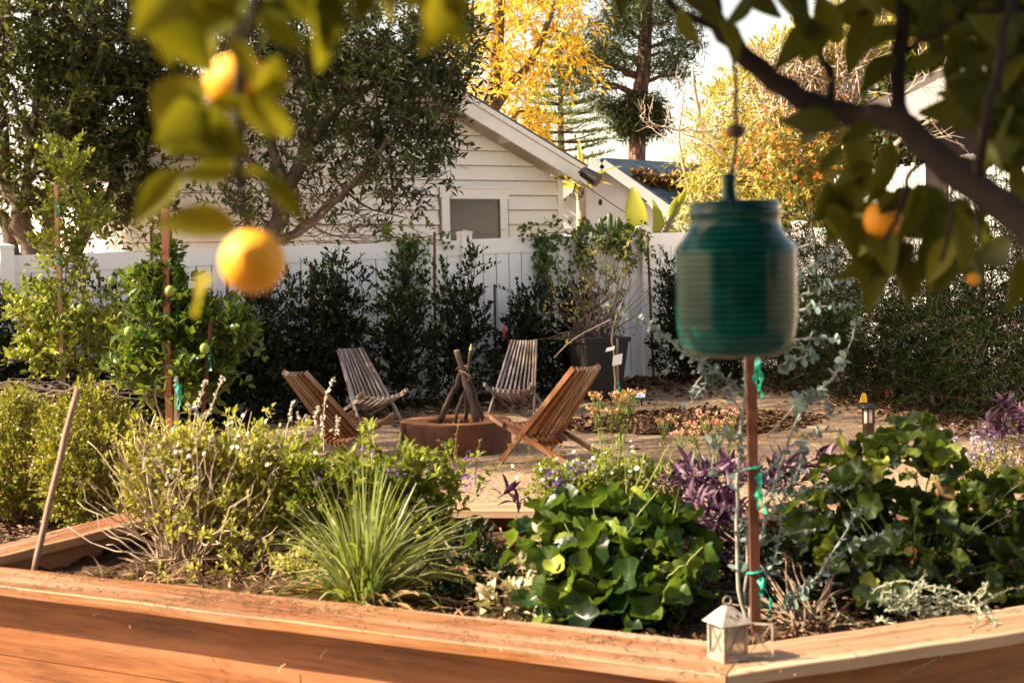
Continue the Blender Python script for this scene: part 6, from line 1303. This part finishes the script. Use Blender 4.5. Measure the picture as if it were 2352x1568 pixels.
ct = plant('orange_branch', 'blurred near citrus twig with yellow-green leaves and one bright orange, upper left', 'citrus branch', A3(at(560, -260, 1.25)), mw, ml, G_FG, wmat=FB_, wname='twig', lname='leaves')
def orange(x, y, d, r, parent, squash=1.0):
    mb = MB(); p = A3(at(x, y, d)); u = np.linspace(0, PI, 15); mb.tube([p + V(0, 0, squash * r * math.cos(t)) for t in u], [max(r * math.sin(t), .0004) for t in u], 24, cap=False); o = mb.build('orange_fruit', ORANGE, parent, smooth=True)
    mb = MB(); mb.tube([p + V(0, 0, r * squash * .98), p + V(0, 0, r * squash * 1.08)], [.005, .003], 7); mb.build('calyx', G_FGD, o)
orange(581, 600, 1.38, 76 * 1.38 / F, ct, .98); orange(545, 190, 1.36, 76 * 1.36 / F, ct, .85)
mw, ml = MB(), MB(); d = 1.9
for pts, r0, r1 in (([(1600, -200, 1.9), (1635, -20, 1.9), (1650, 60, 1.9), (1720, 140, 1.9), (1840, 225, 1.9), (1960, 262, 1.9), (2060, 278, 1.85), (2140, 350, 1.8), (2230, 420, 1.75), (2330, 490, 1.7), (2480, 620, 1.6)], .013, .026),
                    ([(2070, 290, 1.87), (2060, 180, 1.9), (2075, 60, 1.9), (2090, -120, 1.95)], .013, .012), ([(1905, 240, 1.9), (1905, 160, 1.95), (1850, 60, 1.95), (1840, -80, 2)], .008, .006), ([(2150, 360, 1.8), (2090, 400, 1.8), (2070, 480, 1.8), (2030, 560, 1.8)], .006, .003), ([(2250, 430, 1.75), (2260, 300, 1.7), (2300, 120, 1.7), (2340, -60, 1.7)], .009, .006),
                    ([(1650, 60, 1.9), (1560, 30, 1.9), (1500, -60, 1.9)], .008, .005), ([(2080, 120, 1.9), (2180, 60, 1.85), (2300, 10, 1.8)], .006, .003), ([(2180, 380, 1.8), (2190, 480, 1.75), (2160, 600, 1.72)], .005, .003)):
    limb(mw, [A3(at(p[0], p[1], p[2] * 1.26)) for p in pts], r0, r1, 9, wig=.002)
LF2 = [(2030, 560, 1985, 720), (2040, 560, 2110, 700), (2035, 570, 1940, 590), (1980, 400, 1880, 500), (2000, 380, 1905, 420), (1930, 285, 1790, 272), (1900, 262, 1820, 330), (1960, 300, 1990, 440), (2040, 330, 2010, 470), (2110, 420, 2080, 560), (2150, 430, 2150, 590), (2190, 480, 2230, 620), (2240, 590, 2352, 560), (2090, 480, 2180, 470), (2060, 600, 2050, 480), (1930, 340, 1880, 400),
       (2340, 590, 2330, 720), (2200, 540, 2120, 650), (2180, 500, 2140, 630), (2250, 500, 2260, 640), (1940, 480, 1900, 560), (2100, 560, 2000, 640), (1900, 60, 1790, 130), (1850, 60, 1800, -50), (1930, 100, 1870, -20), (2060, 60, 1960, 120), (1990, 40, 1950, 160), (2080, 160, 2180, 120), (2100, 60, 2200, 130), (2110, 20, 2030, -60), (2180, 80, 2290, 60), (2220, 40, 2180, 160),
       (2260, 200, 2160, 160), (2280, 150, 2360, 240), (2300, 100, 2230, 30), (2250, 260, 2350, 330), (2260, 300, 2160, 260), (2330, 60, 2260, 160), (2240, 330, 2330, 400), (2290, 200, 2200, 230), (2180, 300, 2130, 200), (2330, 250, 2300, 370), (2050, 130, 1980, 200), (2160, 380, 2250, 370), (1560, 20, 1600, 110), (1640, 40, 1560, -20), (1600, -20, 1660, 70), (1660, 50, 1700, 120), (1700, -40, 1790, 40), (1770, -60, 1850, 50), (1720, -10, 1680, 60),
       (1940, -40, 2040, 30), (2160, -30, 2120, 80), (2300, -30, 2352, 80), (2290, 420, 2240, 520), (2140, 240, 2060, 200), (2200, 150, 2290, 130), (1440, -60, 1420, 40), (2352, 130, 2300, 200), (2352, 420, 2290, 360), (2120, 320, 2200, 290), (2010, 280, 1930, 330), (2230, 640, 2200, 560), (2140, 280, 2220, 220), (2190, 200, 2130, 130), (2340, 330, 2260, 290), (2210, 10, 2130, 40), (1820, 30, 1900, 130)]
for (x0, y0, x1, y1) in LF2:
    if 2030 < (x0 + x1) / 2 < 2215 and 160 < (y0 + y1) / 2 < 335: continue
    fg_leaf(ml, x0, y0, x1, y1, 2.2 + .3 * rng.random(), .42, rnd=rng.random())
for j in range(64):
    x, y = rng.uniform(2090, 2420), rng.uniform(-80, 330); a = rng.random() * 6.3
    if 1990 < x < 2260 and 90 < y: continue
    fg_leaf(ml, x, y, x + 115 * math.cos(a), y + 100 * math.sin(a), 2.35 + .4 * rng.random(), .5, rnd=rng.random())
for j in range(34):
    x, y = rng.uniform(1900, 2240), rng.uniform(400, 600); a = rng.uniform(.4, 2.6); fg_leaf(ml, x, y, x + 90 * math.cos(a), y + 100 * math.sin(a), 2.3 + .25 * rng.random(), .5, rnd=rng.random())
for j in range(40):
    x, y = rng.uniform(2225, 2420), rng.uniform(60, 330); a = rng.random() * 6.3; fg_leaf(ml, x, y, x + 105 * math.cos(a) + 40, y + 95 * math.sin(a), 2.35 + .3 * rng.random(), .5, rnd=rng.random())
for j in range(90):
    x, y = (rng.uniform(1850, 2420), rng.uniform(-90, 60)) if j % 2 else (rng.uniform(2230, 2420), rng.uniform(-60, 400)); a = rng.random() * 6.3; fg_leaf(ml, x, y, x + 115 * math.cos(a), y + 105 * math.sin(a), 2.3 + .5 * rng.random(), .45, rnd=rng.random())
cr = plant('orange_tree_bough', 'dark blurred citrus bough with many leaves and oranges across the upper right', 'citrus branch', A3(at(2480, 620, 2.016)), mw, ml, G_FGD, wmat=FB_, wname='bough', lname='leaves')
orange(2028, 505, 2.36, 44 * 2.36 / F, cr); orange(2235, 640, 2.35, 15 * 2.35 / F, cr)

mw, ml = MB(), MB(); c0 = V(-.2, 2.35, 2.42); limb(mw, [A3(at(2480, 620, 2.016)), V(1.5, 2.5, 2.1), V(.9, 2.6, 2.45), V(0, 2.7, 2.5), V(-.9, 2.7, 2.6)], .03, .01, 8)  # unseen limbs and leaf masses, added overhead to shade bough, jar and bed
crown(mw, ml, [(c0, (.8, .5, .22), 420), (V(.5, 2.3, 2.48), (.6, .5, .2), 260), (V(-.2, 3.0, 2.7), (.8, .4, .2), 120), (V(-1.5, 5.4, 3.1), (1.0, .7, .28), 190), (V(-.7, 6.2, 3.4), (.8, .5, .25), 90)], .3, 8, .085, .042, OVAL, r=.003)
limb(mw, [V(-.9, 2.7, 2.6), V(-1.2, 4.0, 2.85), V(-1.5, 5.4, 3.1), V(-.8, 6.2, 3.4)], .02, .008, 7)
mw.build('unseen_shade_bough', FB_, cr, smooth=True); ml.build('unseen_shade_leaves', G_FGD, cr, smooth=True)

# ================================================================ ADDED BEHIND THE CAMERA (unseen: blocks sky fill, shapes the jar's reflections)
mb = MB(); mb.box(-9, 9, -3.4, 4.1, -.335, -.325); tag(mb.build('added_patio_floor', simple('added_dark_floor', (.10, .085, .07), .8, var=.3, scale=3), loc=(0, 0, -.33)), kind='structure')  # added dark floor, cuts light bouncing onto jar and bed
ph = thing('added_patio_house', 'added unseen house wall with white door frames, blocking sky and mirrored in the jar', 'house', V(0, -3.2, -.33)); mb = MB(); mb.box(-8, 8, -3.4, -3.2, -.33, 3.4); mb.build('wall', simple('added_wall_brown', (.05, .035, .025), .8, var=.3), ph)  # added wall, cuts sky fill from behind and darkens the jar's reflection
mb = MB(); mb.box(-9, 9, -3.6, -1.9, 3.4, 3.55); mb.build('added_roof_eave', M_ROOF, ph)
for x in (-2.2, -.9, .4): mb = MB(); mb.box(x, x + .12, -3.19, -3.1, -.3, 2.1); mb.build('added_door_frame', M_VINYL, ph)
mb = MB(); mb.box(-2.08, -.9, -3.19, -3.15, -.3, 2.1); mb.box(-.78, .4, -3.19, -3.15, -.3, 2.1); mb.build('added_door_glass', M_GLASS, ph)
for x, lb in ((-1.25, 'added unseen white post for the jar reflection, left one'), (-.72, 'added unseen white post for the jar reflection, right one')): mb = MB(); mb.box(x, x + .14, -1.3, -1.2, -.33, 3.4); tag(mb.build('added_reflection_post', M_VINYL, loc=(x, -1.25, -.33)), lb, 'post')  # added posts, they give the jar its pale reflected stripes
